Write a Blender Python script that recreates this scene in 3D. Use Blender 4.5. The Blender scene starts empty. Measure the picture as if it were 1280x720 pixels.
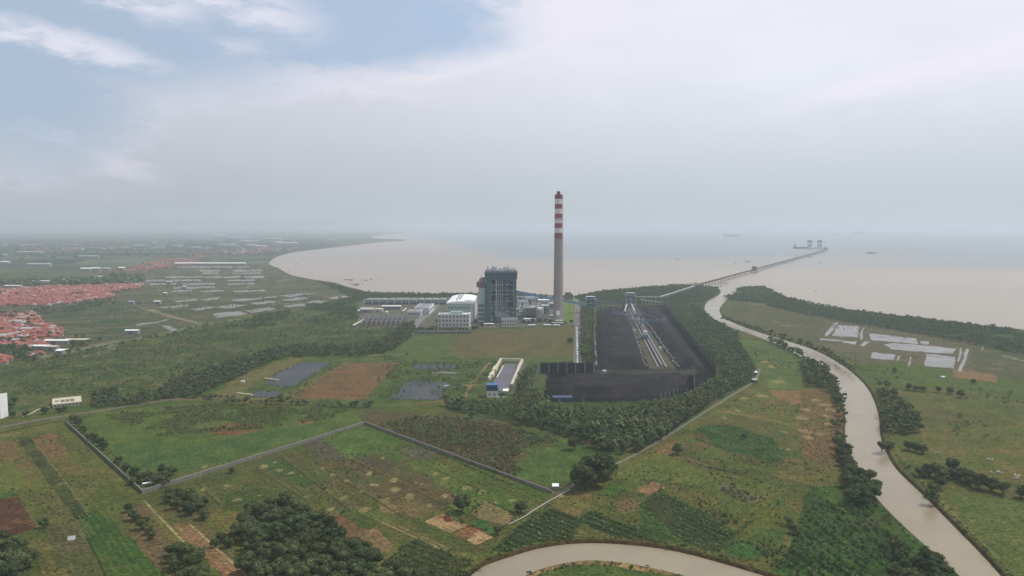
import bpy, math, random
import numpy as np
from mathutils import Vector
R = math.radians
random.seed(7)
rng = np.random.default_rng(11)
C = bpy.context.scene.collection
S = bpy.context.scene

# ---------------------------------------------------------------- camera
F = 930.0; HC = 155.0; HOR = 283.0
TH = math.atan((360 - HOR) / F)
cam = bpy.data.cameras.new('camera'); camo = bpy.data.objects.new('camera', cam); C.objects.link(camo)
camo.location = (0, 0, HC); camo.rotation_euler = (R(90) - TH, 0, 0)
cam.sensor_width = 36; cam.lens = 36 * F / 1280; cam.clip_start = 1; cam.clip_end = 200000
S.camera = camo

# ---------------------------------------------------------------- light and sky
SUN_AZ, SUN_EL = 70, 56            # azimuth from +Y towards +X
sd = bpy.data.lights.new('sun', 'SUN'); sd.energy = 2.7; sd.angle = R(3); sd.color = (1, .95, .88)
so = bpy.data.objects.new('sun', sd); C.objects.link(so); so.location = (500, 200, 900)
dv = Vector((math.sin(R(SUN_AZ)) * math.cos(R(SUN_EL)), math.cos(R(SUN_AZ)) * math.cos(R(SUN_EL)), math.sin(R(SUN_EL))))
so.rotation_euler = dv.to_track_quat('Z', 'Y').to_euler()
S.view_settings.view_transform = 'Standard'; S.view_settings.look = 'None'
S.view_settings.gamma = 1; S.view_settings.use_curve_mapping = False
S.view_settings.exposure = 0.18
try:
    S.cycles.use_denoising = True
    S.cycles.volume_bounces = 1; S.cycles.max_bounces = 5; S.cycles.diffuse_bounces = 2
    S.cycles.glossy_bounces = 2; S.cycles.transparent_max_bounces = 4
    S.cycles.use_adaptive_sampling = True
    S.cycles.caustics_reflective = False
except Exception: pass

W = bpy.data.worlds.new('World'); S.world = W; W.use_nodes = True
nt = W.node_tree; nt.nodes.clear()
class NB:
    def __init__(s, t): s.t = t
    def n(s, ty, **k):
        o = s.t.nodes.new(ty)
        for a, b in k.items(): setattr(o, a, b)
        return o
    def put(s, sock, v):
        if v is None: return
        if isinstance(v, bpy.types.NodeSocket): s.t.links.new(v, sock)
        else: sock.default_value = v
    def m(s, op, a, b=None, c=None, clamp=False):
        o = s.n('ShaderNodeMath', operation=op); o.use_clamp = clamp
        s.put(o.inputs[0], a); s.put(o.inputs[1], b); s.put(o.inputs[2], c)
        return o.outputs[0]
    def mix(s, f, a, b, ty='RGBA', blend='MIX'):
        o = s.n('ShaderNodeMix', data_type=ty)
        if ty == 'RGBA':
            o.blend_type = blend
            s.put(o.inputs[0], f); s.put(o.inputs[6], a); s.put(o.inputs[7], b); return o.outputs[2]
        s.put(o.inputs[0], f); s.put(o.inputs[2], a); s.put(o.inputs[3], b); return o.outputs[0]
    def noise(s, vec, scale, detail=4, rough=.55, dist=0):
        o = s.n('ShaderNodeTexNoise'); s.put(o.inputs['Vector'], vec)
        o.inputs['Scale'].default_value = scale; o.inputs['Detail'].default_value = detail
        o.inputs['Roughness'].default_value = rough; o.inputs['Distortion'].default_value = dist
        return o.outputs[0]
    def ramp(s, v, a, b, c=0, d=1, smooth=True):
        o = s.n('ShaderNodeMapRange'); o.interpolation_type = 'SMOOTHSTEP' if smooth else 'LINEAR'
        s.put(o.inputs[0], v); o.inputs[1].default_value = a; o.inputs[2].default_value = b
        o.inputs[3].default_value = c; o.inputs[4].default_value = d
        return o.outputs[0]
b = NB(nt)
STR = 0.085
sky = b.n('ShaderNodeTexSky', sky_type='NISHITA'); sky.sun_disc = False
sky.sun_elevation = R(SUN_EL); sky.sun_rotation = R(SUN_AZ); sky.altitude = 100
sky.air_density = 1.0; sky.dust_density = 3.0; sky.ozone_density = 1.5
tc = b.n('ShaderNodeTexCoord'); sp = b.n('ShaderNodeSeparateXYZ'); nt.links.new(tc.outputs['Generated'], sp.inputs[0])
az = b.m('ARCTAN2', sp.outputs[0], sp.outputs[1]); el = b.m('ARCSINE', sp.outputs[2])
def azel(px, py): return math.atan((px - 640) / F), math.atan((HOR - py) / F * math.cos(math.atan((px - 640) / F)))
cmb = b.n('ShaderNodeCombineXYZ'); b.put(cmb.inputs[0], az); b.put(cmb.inputs[1], b.m('MULTIPLY', el, 2.6))
vec = cmb.outputs[0]
n1 = b.noise(vec, 7, 7, .55); n2 = b.noise(vec, 22, 6, .6, .3); n3 = b.noise(vec, 3.2, 3, .5)
wa = b.m('MULTIPLY', b.m('SUBTRACT', n1, .5), .16); wb = b.m('MULTIPLY', b.m('SUBTRACT', n2, .5), .05)
azw = b.m('ADD', b.m('ADD', az, wa), wb)
elw = b.m('ADD', b.m('ADD', el, b.m('MULTIPLY', b.m('SUBTRACT', n3, .5), .03)), b.m('MULTIPLY', wb, .9))
def blob(px, py, wx, wy, tilt=0, soft=.5, a=None, e=None):
    """soft ellipse of sky around one direction, 1 inside"""
    a0, e0 = azel(px, py); c, s_ = math.cos(R(tilt)), math.sin(R(tilt))
    da = b.m('SUBTRACT', a or azw, a0); de = b.m('SUBTRACT', e or elw, e0)
    u = b.m('DIVIDE', b.m('ADD', b.m('MULTIPLY', da, c), b.m('MULTIPLY', de, s_)), wx / F)
    v = b.m('DIVIDE', b.m('SUBTRACT', b.m('MULTIPLY', de, c), b.m('MULTIPLY', da, s_)), wy / F)
    r = b.m('SQRT', b.m('ADD', b.m('MULTIPLY', u, u), b.m('MULTIPLY', v, v)))
    return b.ramp(r, 1 + soft, 1 - soft, 0, 1)
def mx(*a):
    r = a[0]
    for x in a[1:]: r = b.m('MAXIMUM', r, x)
    return r
aza = b.m('ADD', b.m('ADD', az, b.m('MULTIPLY', wa, .25)), wb); ela = b.m('ADD', el, b.m('MULTIPLY', wb, .6))
blue = mx(blob(60, 30, 300, 72, 0, .45), blob(420, 40, 215, 52, 3, .3), blob(35, 110, 110, 75, 0, .6), blob(-400, -100, 400, 180, 0, .4), blob(300, -260, 420, 150, 0, .5))
wisps = mx(b.m('MULTIPLY', blob(88, 57, 92, 13, -9, .5, aza, ela), .85), b.m('MULTIPLY', blob(190, 6, 58, 17, -8, .8, aza, ela), .9), b.m('MULTIPLY', blob(335, 18, 60, 22, -12, .8, aza, ela), .8),
           b.m('MULTIPLY', blob(278, 2, 30, 10, 0, .6), .8), b.m('MULTIPLY', blob(305, 64, 38, 8, 0, .9), .45))
tex = b.ramp(n2, .32, .62, .35, 1)
wisps = b.m('MULTIPLY', wisps, tex)
bright = mx(b.m('MULTIPLY', blob(1150, 92, 125, 13, 10, .6, aza, ela), .75), b.m('MULTIPLY', blob(1270, 64, 110, 18, 12, .7, aza, ela), .65), b.m('MULTIPLY', blob(56, 168, 30, 9, -16, .5, aza, ela), 1.0), b.m('MULTIPLY', blob(140, 200, 44, 9, -22, .8, aza, ela), .4),
            b.m('MULTIPLY', blob(370, 107, 130, 9, -5, .8), .5), b.m('MULTIPLY', blob(570, 92, 110, 10, 12, .8), .5), b.m('MULTIPLY', blob(700, 30, 120, 42, 10, .9), .6), b.m('MULTIPLY', blob(960, 20, 330, 50, 3, .9), .35))
# the high thin cloud sheet: bluer grey at left, paler at right, greyer towards the horizon
sheetL = b.mix(b.ramp(el, 0, .22, 0, 1), (.395, .43, .475, 1), (.565, .57, .64, 1))
sheetR = b.mix(b.ramp(el, 0, .22, 0, 1), (.485, .54, .575, 1), (.75, .775, .84, 1))
sheet = b.mix(b.ramp(az, -.62, .45, 0, 1), sheetL, sheetR)
sheet = b.mix(b.ramp(n1, .3, .7, 0, .22), sheet, (.53, .57, .64, 1))
rim = b.m('MULTIPLY', b.m('MULTIPLY', b.ramp(blue, .0, .22), b.ramp(n2, .35, .6, .3, 1)), b.ramp(el, .12, .24, .25, .8))
bright = b.m('MAXIMUM', bright, rim)
sheet = b.mix(bright, sheet, (.80, .765, .85, 1))
def up(c): return b.mix(1.0, c, (1 / STR,) * 3 + (1,), blend='MULTIPLY')
sheet = up(sheet)
clear = b.mix(.75, b.mix(1.0, sky.outputs[0], (1.0, 1.0, 1.0, 1), blend='MULTIPLY'), up(b.mix(b.ramp(az, -.6, .1), (.42, .52, .66, 1), (.44, .57, .75, 1))))
clear = b.mix(wisps, clear, up(b.mix(.5, (.69, .70, .80, 1), (.74, .72, .80, 1))))
cover = b.m('SUBTRACT', 1.0, b.m('MULTIPLY', blue, .97))
final = b.mix(cover, clear, sheet)
bg = b.n('ShaderNodeBackground'); b.put(bg.inputs[0], final); bg.inputs[1].default_value = STR
out = b.n('ShaderNodeOutputWorld'); nt.links.new(bg.outputs[0], out.inputs[0])

# ---------------------------------------------------------------- helpers
def G(px, py, z=0.0):
    """where the sight line through a photo pixel meets height z, metres"""
    u = (px - 640) / F; v = (360 - py) / F
    dy = math.cos(TH) + v * math.sin(TH); dz = -math.sin(TH) + v * math.cos(TH)
    t = (z - HC) / dz
    return (u * t, dy * t)
def GP(pts, z=0.0): return [G(x, y, z) for x, y in pts]
def lin(c): return tuple(((x / 255 + .055) / 1.055) ** 2.4 if x > 10 else x / 255 / 12.92 for x in c[:3])

def tag(o, label=None, cat=None, group=None, kind=None):
    if label: o['label'] = label
    if cat: o['category'] = cat
    if group: o['group'] = group
    if kind: o['kind'] = kind
    return o
def empty(name, loc, rz=0, label=None, cat=None, group=None):
    o = bpy.data.objects.new(name, None); C.objects.link(o); o.location = loc; o.rotation_euler = (0, 0, rz)
    return tag(o, label, cat, group)
def link(name, me, parent=None, loc=(0, 0, 0)):
    o = bpy.data.objects.new(name, me); C.objects.link(o); o.parent = parent; o.location = loc
    return o
def raw_mesh(name, V, Fq, mats, smooth=False, midx=None):
    """V (n,3), Fq (m,k) all faces the same size"""
    V = np.asarray(V, np.float32); Fq = np.asarray(Fq, np.int32); k = Fq.shape[1]
    me = bpy.data.meshes.new(name)
    me.vertices.add(len(V)); me.vertices.foreach_set('co', V.ravel())
    me.loops.add(Fq.size); me.loops.foreach_set('vertex_index', Fq.ravel())
    me.polygons.add(len(Fq)); me.polygons.foreach_set('loop_start', np.arange(0, Fq.size, k, dtype=np.int32))
    try: me.polygons.foreach_set('loop_total', np.full(len(Fq), k, np.int32))
    except Exception: pass
    if midx is not None: me.polygons.foreach_set('material_index', np.asarray(midx, np.int32))
    if smooth: me.polygons.foreach_set('use_smooth', np.ones(len(Fq), bool))
    for m in mats: me.materials.append(m)
    me.update(calc_edges=True); me.validate()
    return me
class MB:
    def __init__(s): s.v = []; s.f = []; s.mi = []
    def add(s, vs, fs, mi=0):
        o = len(s.v); s.v += [tuple(v) for v in vs]
        for f in fs: s.f.append(tuple(o + i for i in f)); s.mi.append(mi)
        return s
    def box(s, x0, x1, y0, y1, z0, z1, mi=0, rz=0, c=None):
        vs = [(x, y, z) for z in (z0, z1) for x, y in ((x0, y0), (x1, y0), (x1, y1), (x0, y1))]
        if rz:
            cx, cy = c or ((x0 + x1) / 2, (y0 + y1) / 2); a, d = math.cos(rz), math.sin(rz)
            vs = [(cx + (x - cx) * a - (y - cy) * d, cy + (x - cx) * d + (y - cy) * a, z) for x, y, z in vs]
        return s.add(vs, [(3, 2, 1, 0), (4, 5, 6, 7), (0, 1, 5, 4), (1, 2, 6, 5), (2, 3, 7, 6), (3, 0, 4, 7)], mi)
    def prism(s, poly, z0, z1, mi=0, inset=0):
        n = len(poly); vs = [(x, y, z0) for x, y in poly] + [(x, y, z1) for x, y in poly]
        fs = [(i, (i + 1) % n, n + (i + 1) % n, n + i) for i in range(n)] + [tuple(range(n - 1, -1, -1)), tuple(range(n, 2 * n))]
        return s.add(vs, fs, mi)
    def bar(s, p, q, w, h=None, mi=0, up=(0, 0, 1)):
        h = h or w; p, q = Vector(p), Vector(q); d = (q - p).normalized(); u = Vector(up)
        if abs(d.dot(u)) > .98: u = Vector((0, 1, 0))
        r = d.cross(u).normalized() * (w / 2); u = r.cross(d).normalized() * (h / 2)
        vs = [a + x for a in (p, q) for x in (-r - u, r - u, r + u, -r + u)]
        return s.add(vs, [(0, 1, 2, 3), (7, 6, 5, 4), (0, 4, 5, 1), (1, 5, 6, 2), (2, 6, 7, 3), (3, 7, 4, 0)], mi)
    def tube(s, p, q, r0, r1=None, n=10, mi=0, cap=True):
        r1 = r0 if r1 is None else r1; p, q = Vector(p), Vector(q); d = (q - p).normalized()
        u = Vector((1, 0, 0)) if abs(d.z) > .9 else Vector((0, 0, 1)); a = d.cross(u).normalized(); c = d.cross(a)
        vs = [P + (a * math.cos(2 * math.pi * i / n) + c * math.sin(2 * math.pi * i / n)) * r for P, r in ((p, r0), (q, r1)) for i in range(n)]
        fs = [(i, n + i, n + (i + 1) % n, (i + 1) % n) for i in range(n)]
        if cap: fs += [tuple(range(n)), tuple(range(2 * n - 1, n - 1, -1))]
        return s.add(vs, fs, mi)
    def build(s, name, mats, parent=None, loc=(0, 0, 0)):
        me = bpy.data.meshes.new(name); me.from_pydata(s.v, [], s.f)
        if not isinstance(mats, (list, tuple)): mats = [mats]
        for m in mats: me.materials.append(m)
        me.polygons.foreach_set('material_index', s.mi); me.update()
        return link(name, me, parent, loc)
def copy_tree(o, parent=None):
    c = o.copy(); C.objects.link(c); c.parent = parent
    for ch in o.children: copy_tree(ch, c)
    return c

WK = .80                                                   # base colours darkened evenly to balance the raised exposure
def mat(name, col, rough=.85, metal=0, var=.25, scale=.6, bump=0, spec=.3, col2=None, detail=5, stretch=None):
    if name != 'white_sheet_roof': col = tuple(x * WK for x in col); col2 = tuple(x * WK for x in col2) if col2 else None
    m = bpy.data.materials.new(name); m.use_nodes = True; t = m.node_tree; B = NB(t)
    p = t.nodes['Principled BSDF']; p.inputs['Roughness'].default_value = rough; p.inputs['Metallic'].default_value = metal
    p.inputs['Specular IOR Level'].default_value = spec
    g = B.n('ShaderNodeNewGeometry').outputs['Position']
    if stretch:
        mp = B.n('ShaderNodeMapping'); B.put(mp.inputs[0], g); mp.inputs['Scale'].default_value = stretch; g = mp.outputs[0]
    n = B.noise(g, scale, detail, .6)
    c = tuple(col) + (1,); d = tuple(col2) + (1,) if col2 else tuple(x * (1 - var) for x in col) + (1,)
    B.put(p.inputs['Base Color'], B.mix(B.ramp(n, .3, .7), c, d))
    if bump:
        bp = B.n('ShaderNodeBump'); bp.inputs['Distance'].default_value = bump; bp.inputs['Strength'].default_value = 1
        B.put(bp.inputs['Height'], n); t.links.new(bp.outputs[0], p.inputs['Normal'])
    return m
# ---------------------------------------------------------------- noise and polygons in numpy
def vnoise(x, y, seed=0):
    xi = np.floor(x).astype(np.int64); yi = np.floor(y).astype(np.int64); fx = x - xi; fy = y - yi
    fx = fx * fx * (3 - 2 * fx); fy = fy * fy * (3 - 2 * fy)
    def h(a, c):
        v = (a * 374761393 + c * 668265263 + seed * 1442695041) & 0xffffffff
        v = ((v ^ (v >> 13)) * 1274126177) & 0xffffffff
        return ((v ^ (v >> 16)) & 0xffff) / 65535.0
    return (h(xi, yi) * (1 - fx) + h(xi + 1, yi) * fx) * (1 - fy) + (h(xi, yi + 1) * (1 - fx) + h(xi + 1, yi + 1) * fx) * fy
def fbm(x, y, s, seed=0, oct=4):
    r = np.zeros_like(x); a = .5; t = 0
    for i in range(oct):
        r += a * vnoise(x / s, y / s, seed + i * 17); t += a; a *= .5; s *= .47
    return r / t
def pip(px, py, poly):
    poly = np.asarray(poly, float); ins = np.zeros(px.shape, bool)
    x0, y0 = poly.min(0); x1, y1 = poly.max(0); k = np.nonzero((px >= x0) & (px <= x1) & (py >= y0) & (py <= y1))[0]
    if len(k) == 0: return ins
    X = px[k]; Y = py[k]; r = np.zeros(len(k), bool); n = len(poly)
    for i in range(n):
        xa, ya = poly[i]; xb, yb = poly[(i + 1) % n]
        if ya == yb: continue
        c = (ya > Y) != (yb > Y)
        r ^= c & (X < (xb - xa) * (Y - ya) / (yb - ya) + xa)
    ins[k] = r
    return ins
def dist_line(px, py, line, closed=False, cap=60.0):
    line = np.asarray(line, float); d = np.full(px.shape, cap)
    n = len(line); rngi = range(n if closed else n - 1)
    for i in rngi:
        ax, ay = line[i]; bx, by = line[(i + 1) % n]
        k = np.nonzero((px > min(ax, bx) - cap) & (px < max(ax, bx) + cap) & (py > min(ay, by) - cap) & (py < max(ay, by) + cap))[0]
        if len(k) == 0: continue
        X = px[k]; Y = py[k]; dx, dy = bx - ax, by - ay; L = dx * dx + dy * dy + 1e-9
        t = np.clip(((X - ax) * dx + (Y - ay) * dy) / L, 0, 1)
        d[k] = np.minimum(d[k], np.hypot(X - ax - t * dx, Y - ay - t * dy))
    return d
def smooth_line(pts, it=2, closed=False):
    pts = [tuple(p) for p in pts]
    for _ in range(it):
        n = len(pts); o = [] if closed else [pts[0]]
        for i in range(n if closed else n - 1):
            a, c = pts[i], pts[(i + 1) % n]
            o.append((a[0] * .75 + c[0] * .25, a[1] * .75 + c[1] * .25)); o.append((a[0] * .25 + c[0] * .75, a[1] * .25 + c[1] * .75))
        if not closed: o.append(pts[-1])
        pts = o
    return pts

# ---------------------------------------------------------------- coast and rivers
left_coast = [(600, 366), (540, 366.5), (485, 368), (462, 366), (455, 363), (430, 357), (417, 352), (395, 350), (360, 343), (350, 336), (337, 331), (334, 328), (345, 320), (365, 315), (400, 311), (435, 307), (480, 302), (512, 300.6), (500, 298.8), (470, 298.6), (462, 296), (478, 293.5), (500, 291.5), (520, 289.5)]
mid_coast = [(640, 366.5), (700, 369), (712, 371), (716, 370), (735, 366.5), (755, 363), (790, 360), (840, 355.5), (866, 356), (877, 356.5), (895, 357.5)]
right_coast = [(929, 358.5), (954, 358), (970, 364), (980, 370), (994, 373.5), (1013, 380), (1043, 384), (1060, 386), (1100, 391), (1135, 395.5), (1210, 404), (1280, 411.5), (1420, 428), (1800, 470)]
riv_l = [(893, 352), (895, 358), (902, 363), (897, 369), (884, 375), (879, 384), (884, 392), (895, 400), (911, 408), (927, 413), (946, 420), (960, 425.5), (975, 430), (1005, 447), (1025, 461), (1043, 479), (1053, 497), (1056, 520), (1055, 540), (1058, 555), (1066, 572), (1077, 594), (1096, 622), (1120, 647), (1150, 675), (1178, 698), (1202, 720), (1240, 760), (1300, 820)]
riv_r = [(935, 352), (929, 358.5), (919, 364), (910, 373), (901, 382), (899, 389), (907, 397), (921, 404), (937, 410), (962, 418), (985, 424.5), (1020, 436), (1045, 449), (1063, 461), (1080, 476), (1090, 490), (1097, 507), (1101, 524), (1101, 541), (1107, 558), (1118, 580), (1135, 597), (1157, 617), (1180, 640), (1205, 665), (1232, 692), (1257, 720), (1310, 775), (1360, 820)]
river_poly = smooth_line(GP(riv_l)) + smooth_line(GP(riv_r))[::-1]
bend_out = [(500, 790), (560, 735), (585, 717), (600, 704), (625, 695), (640, 690.5), (665, 682.5), (702, 676), (740, 674), (780, 676), (820, 680), (858, 687), (902, 699), (960, 716), (1010, 733), (1100, 765), (1240, 800)]
bend_in = [(640, 800), (632, 740), (648, 723), (665, 714), (690, 706), (722, 700), (752, 699.5), (790, 704), (835, 713), (900, 731), (1000, 770), (1100, 800)]
bend_poly = smooth_line(GP(bend_out)) + smooth_line(GP(bend_in))[::-1]
lc = smooth_line(GP(left_coast[1:]), 2)
far = [(-1500, 27500), (24000, 27500), (24000, GP([(1800, 470)])[0][1])]
sea_poly = lc + far[:2] + [(24000, 700), (900, 700)][:1] + smooth_line(GP(right_coast), 1)[::-1] + smooth_line(GP(mid_coast), 2)[::-1] + GP([(600, 366)])

# ---------------------------------------------------------------- the ground sheet
rows = []
y = -700.0
while y < 260: rows.append(y); y += 24
y = 260.0
while y < 26500:
    rows.append(y); y += min(max(y * y / (HC * 744) * .75, .5), 34 if y < 9000 else 60 if y < 15000 else 200)
ys = np.array(rows)
t_in = np.linspace(-.80, .80, 1150); t_out = .80 + np.geomspace(.004, .5, 40)
ts = np.concatenate([-t_out[::-1], t_in, t_out])
T_, Y_ = np.meshgrid(ts, ys)
wy = np.maximum(Y_, 260.0)
X_ = T_ * wy
gx = X_.ravel(); gy = Y_.ravel()
nx, ny = len(ts), len(ys)
print('ground verts', nx * ny)

wob = lambda s, a, seed: (fbm(gx, gy, s, seed, 3) - .5) * 2 * a
near = gy < 2600
wx = gx + np.where(near, wob(9, 2.6, 3), wob(60, 14, 5)); wyy = gy + np.where(near, wob(9, 3.4, 4), wob(60, 26, 6))
N1 = fbm(gx, gy, 70, 21, 5); N2 = fbm(gx, gy, 14, 31, 4); N3 = fbm(gx, gy, 3.2, 41, 3); N4 = fbm(gx, gy, 420, 51, 4)
col = np.zeros((len(gx), 3))
def c_(c): return np.array(lin(c))
def put(mask, c, a=1.0):
    if mask.dtype == bool: mask = mask.astype(float)
    k = mask > 0
    w = (mask[k] * a)[:, None]; col[k] = col[k] * (1 - w) + c_(c) * w
GA, GB_, GC = (68, 84, 42), (90, 92, 50), (94, 78, 54)
col[:] = c_(GA)
def ss(v, a, c): t = np.clip((v - a) / (c - a), 0, 1); return t * t * (3 - 2 * t)
put(ss(N1, .42, .62), GB_); put(ss(N2, .52, .68) * ss(N1, .4, .6), GC, .7)
def patch(poly, c, c2=None, a=1.0, s2=.5, furrow=None, hard=False, world=False):
    P = poly if world else GP(poly)
    m = pip(gx if hard else wx, gy if hard else wyy, P)
    put(m, c, a)
    if c2 is not None: put(m * ss(N2, s2 - .1, s2 + .12), c2, a)
    if furrow:                                            # crop rows that follow one direction: (pixel a, pixel b, spacing, strength, colour)
        (p0, p1), sp_, st, fc = furrow; a0 = np.array(G(*p0)); a1 = np.array(G(*p1)); d = (a1 - a0) / np.linalg.norm(a1 - a0)
        k = np.nonzero(m)[0]; q = (gx[k] - a0[0]) * -d[1] + (gy[k] - a0[1]) * d[0] + (N2[k] - .5) * 1.2
        w = np.clip(.5 + .5 * np.sin(q * 2 * math.pi / sp_), 0, 1) * st * (.4 + N1[k]); w = np.clip(w, 0, 1)[:, None]
        col[k] = col[k] * (1 - w) + c_(fc) * w
    return m
def stroke(pts, width, c, a=1.0, closed=False, world=False, wobble=.0, it=0):
    P = pts if world else GP(pts)
    if it: P = smooth_line(P, it, closed)
    d = dist_line(gx, gy, P, closed, cap=width + 12)
    cell = np.maximum(.35, gy * .0008)
    w = np.clip((width / 2 + wobble * (N2 - .5) * 2 - d) / cell + .5, 0, 1)
    put(w, c, a); return w
def spot(px, py, w, h, c=(142, 128, 98), a=.78):
    """bare or straw covered patch, ragged edge"""
    x0, y0 = G(px, py); sx = w * y0 / F / 2; sy = h / 2 * y0 * y0 / (HC * F)
    k = np.nonzero((np.abs(gx - x0) < sx * 2.2) & (np.abs(gy - y0) < sy * 2.2 + 2))[0]
    r = np.hypot((gx[k] - x0) / sx, (gy[k] - y0) / sy) + (N3[k] - .5) * 2.0 + (N2[k] - .5) * .8
    wv = np.clip((1.05 - r) * 2.0, 0, 1)[:, None] * a
    col[k] = col[k] * (1 - wv) + c_(c) * wv
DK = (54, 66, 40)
def plots(poly, p0, p1, wd, ln, amp=.35, a=1.0, pal=((70, 92, 46), (96, 84, 58), (84, 92, 50), (62, 80, 44), (108, 92, 66), (92, 100, 56)), edge=.5):
    m = pip(gx, gy, GP(poly)); k = np.nonzero(m)[0]; a0 = np.array(G(*p0)); d = np.array(G(*p1)) - a0; d /= np.linalg.norm(d)
    u = (gx[k] - a0[0]) * d[0] + (gy[k] - a0[1]) * d[1] + (N2[k] - .5) * 1.2; v = -(gx[k] - a0[0]) * d[1] + (gy[k] - a0[1]) * d[0] + (N2[k] - .5) * 1.0
    iv = np.floor(v / wd); u = u + vnoise(iv * 7.3 + .5, iv * 0 + .5, 5) * ln; iu = np.floor(u / ln)
    r = vnoise(iu * 3.7 + .5, iv * 5.1 + .5, 13); r2 = vnoise(iu * 2.9 + .5, iv * 3.3 + .5, 29)
    P = np.array([c_(c) for c in pal]); ci = np.clip((r * len(pal)).astype(int), 0, len(pal) - 1); w = (amp * (.3 + 1.1 * r2) * a)[:, None]
    col[k] = col[k] * (1 - w) + P[ci] * w
    fv = np.abs((v / wd) % 1 - .5) * wd; fu = np.abs((u / ln) % 1 - .5) * ln
    e = np.maximum(np.clip((fv - wd / 2 + .9) / .8, 0, 1), np.clip((fu - ln / 2 + .9) / .8, 0, 1)) * edge * (N3[k] > .38)
    col[k] *= (1 - .45 * e)[:, None]
    fr = np.clip(.5 + .5 * np.sin(v * 2 * math.pi / 2.4), 0, 1) * (r2 > .55) * (gy[k] < 620); col[k] *= (1 - .16 * fr)[:, None]
# far plain: paddies, groves, villages in a patchwork
farm = ss(gy, 1900, 3200)
put(farm, (62, 80, 62)); cellv = vnoise(np.floor(gx / 170 + N4 * 2) * 3.3 + .5, np.floor(gy / 240 + N4 * 3) * 2.7 + .5, 9)
put(farm * (cellv > .62), (92, 108, 88)); put(farm * (cellv < .42), (42, 60, 48)); put(farm * ss(N1, .5, .6), (44, 62, 44), .8)
put(farm * ss(N4, .53, .6), (112, 112, 104), .4)
put(farm * ss(N4, .5, .42) * ss(gy, 3500, 5200), (40, 58, 50), .8)
# left plain and fish ponds
patch([(-300, 345), (-300, 460), (0, 455), (130, 432), (262, 402), (400, 382), (452, 371), (395, 349), (340, 333), (180, 331), (0, 352)], (78, 84, 62), (90, 82, 70))
patch([(60, 386), (180, 375), (260, 374), (250, 398), (160, 417), (80, 419)], (62, 78, 54), (74, 80, 64))
patch([(172, 398), (225, 397), (245, 405), (185, 415), (160, 404)], (98, 84, 74))
patch([(190, 332), (340, 329), (395, 348), (455, 366), (400, 372), (250, 372), (160, 380), (170, 355)], (98, 98, 86), (78, 84, 68))
plots([(-200, 352), (60, 386), (0, 390), (80, 419), (130, 432), (262, 402), (400, 382), (440, 372), (395, 349), (340, 331), (180, 331), (170, 355), (60, 385)], (180, 400), (300, 396), 16, 120, .8, pal=((74, 82, 62), (92, 84, 72), (58, 74, 52), (104, 98, 86), (66, 78, 58), (84, 78, 66)), edge=1)
for k_ in range(260): spot(random.uniform(100, 450), random.uniform(333, 400), random.uniform(4, 22), random.uniform(.5, 1.6), random.choice(((116, 110, 98), (50, 66, 48), (54, 70, 50), (96, 84, 74), (130, 126, 116))), .7)
for k_ in range(150): spot(random.uniform(0, 300), random.uniform(376, 435), random.uniform(6, 26), random.uniform(.6, 1.8), random.choice(((50, 66, 46), (58, 74, 50), (92, 86, 72))), .6)
# scrub and mangrove
patch([(-300, 470), (0, 457), (130, 432), (262, 402), (400, 384), (440, 378), (470, 400), (515, 404), (500, 425), (430, 434), (340, 440), (240, 475), (110, 500), (0, 520), (-300, 560)], (64, 82, 46), (82, 88, 52), s2=.45)
patch([(130, 445), (260, 420), (330, 415), (300, 440), (200, 452)], (84, 84, 58), (64, 82, 44), s2=.5)
patch([(390, 350), (455, 364), (600, 366), (600, 376), (452, 374), (440, 395), (380, 382), (452, 371)], (46, 68, 40), (58, 78, 46))
patch([(290, 425), (380, 408), (440, 398), (452, 410), (430, 430), (330, 436)], (84, 96, 50), (70, 84, 46))
patch([(180, 478), (215, 470), (232, 474), (200, 484)], (100, 90, 68), a=.6)
for k_ in range(420):
    qx, qy = random.uniform(0, 500), random.uniform(398, 500)
    if qy > 440 - qx * .09 and qy < 492 - max(0, qx - 200) * .3: spot(qx, qy, random.uniform(5, 26), random.uniform(1, 3.5), random.choice(((50, 66, 38), (56, 72, 40), (88, 94, 52), (92, 84, 60))), .6)
# power station ground
patch([(445, 372), (720, 371), (724, 405), (700, 408), (600, 410), (588, 417), (516, 417), (500, 410), (440, 412), (452, 392)], (104, 102, 100), (88, 88, 84), hard=True)
patch([(442, 412), (500, 410), (517, 412), (508, 420), (440, 434), (360, 434), (330, 430), (400, 412)], (78, 92, 50), (66, 80, 46))
patch([(517, 418), (600, 412), (720, 408), (722, 452), (655, 451), (430, 452), (480, 440), (500, 430)], (84, 94, 54), (72, 84, 48))
patch([(562, 424), (600, 412), (718, 410), (717, 447), (640, 446), (590, 448), (565, 441)], (94, 86, 60), (78, 82, 52), s2=.56)
patch([(598, 430), (640, 432), (655, 440), (610, 446)], (104, 88, 66), a=.6)
patch([(702, 372), (719, 372), (719, 404), (704, 404)], (98, 116, 66))
# ponds district
patch([(300, 502), (258, 500), (362, 442), (480, 444), (722, 452), (655, 452), (640, 500), (560, 500), (420, 506)], (78, 90, 50), (62, 78, 44))
patch([(256, 501), (300, 470), (345, 452), (374, 447), (378, 453), (345, 466), (318, 478), (300, 495), (345, 499), (430, 452), (440, 454), (368, 500), (300, 503)], (102, 94, 66), a=.8)
patch([(434, 454), (500, 453), (456, 499), (362, 499)], (110, 84, 62), (94, 78, 56), s2=.56)
patch([(500, 453), (512, 452), (470, 500), (456, 500)], (74, 88, 50))
stroke([(613, 452), (590, 478), (580, 500)], 3.5, (118, 100, 76), wobble=1)
stroke([(565, 481), (612, 482)], 1.2, (140, 130, 110))
stroke([(430, 450), (720, 451)], 3, (96, 98, 70), .7)
spot(465, 444, 26, 4, (130, 118, 104))
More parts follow.
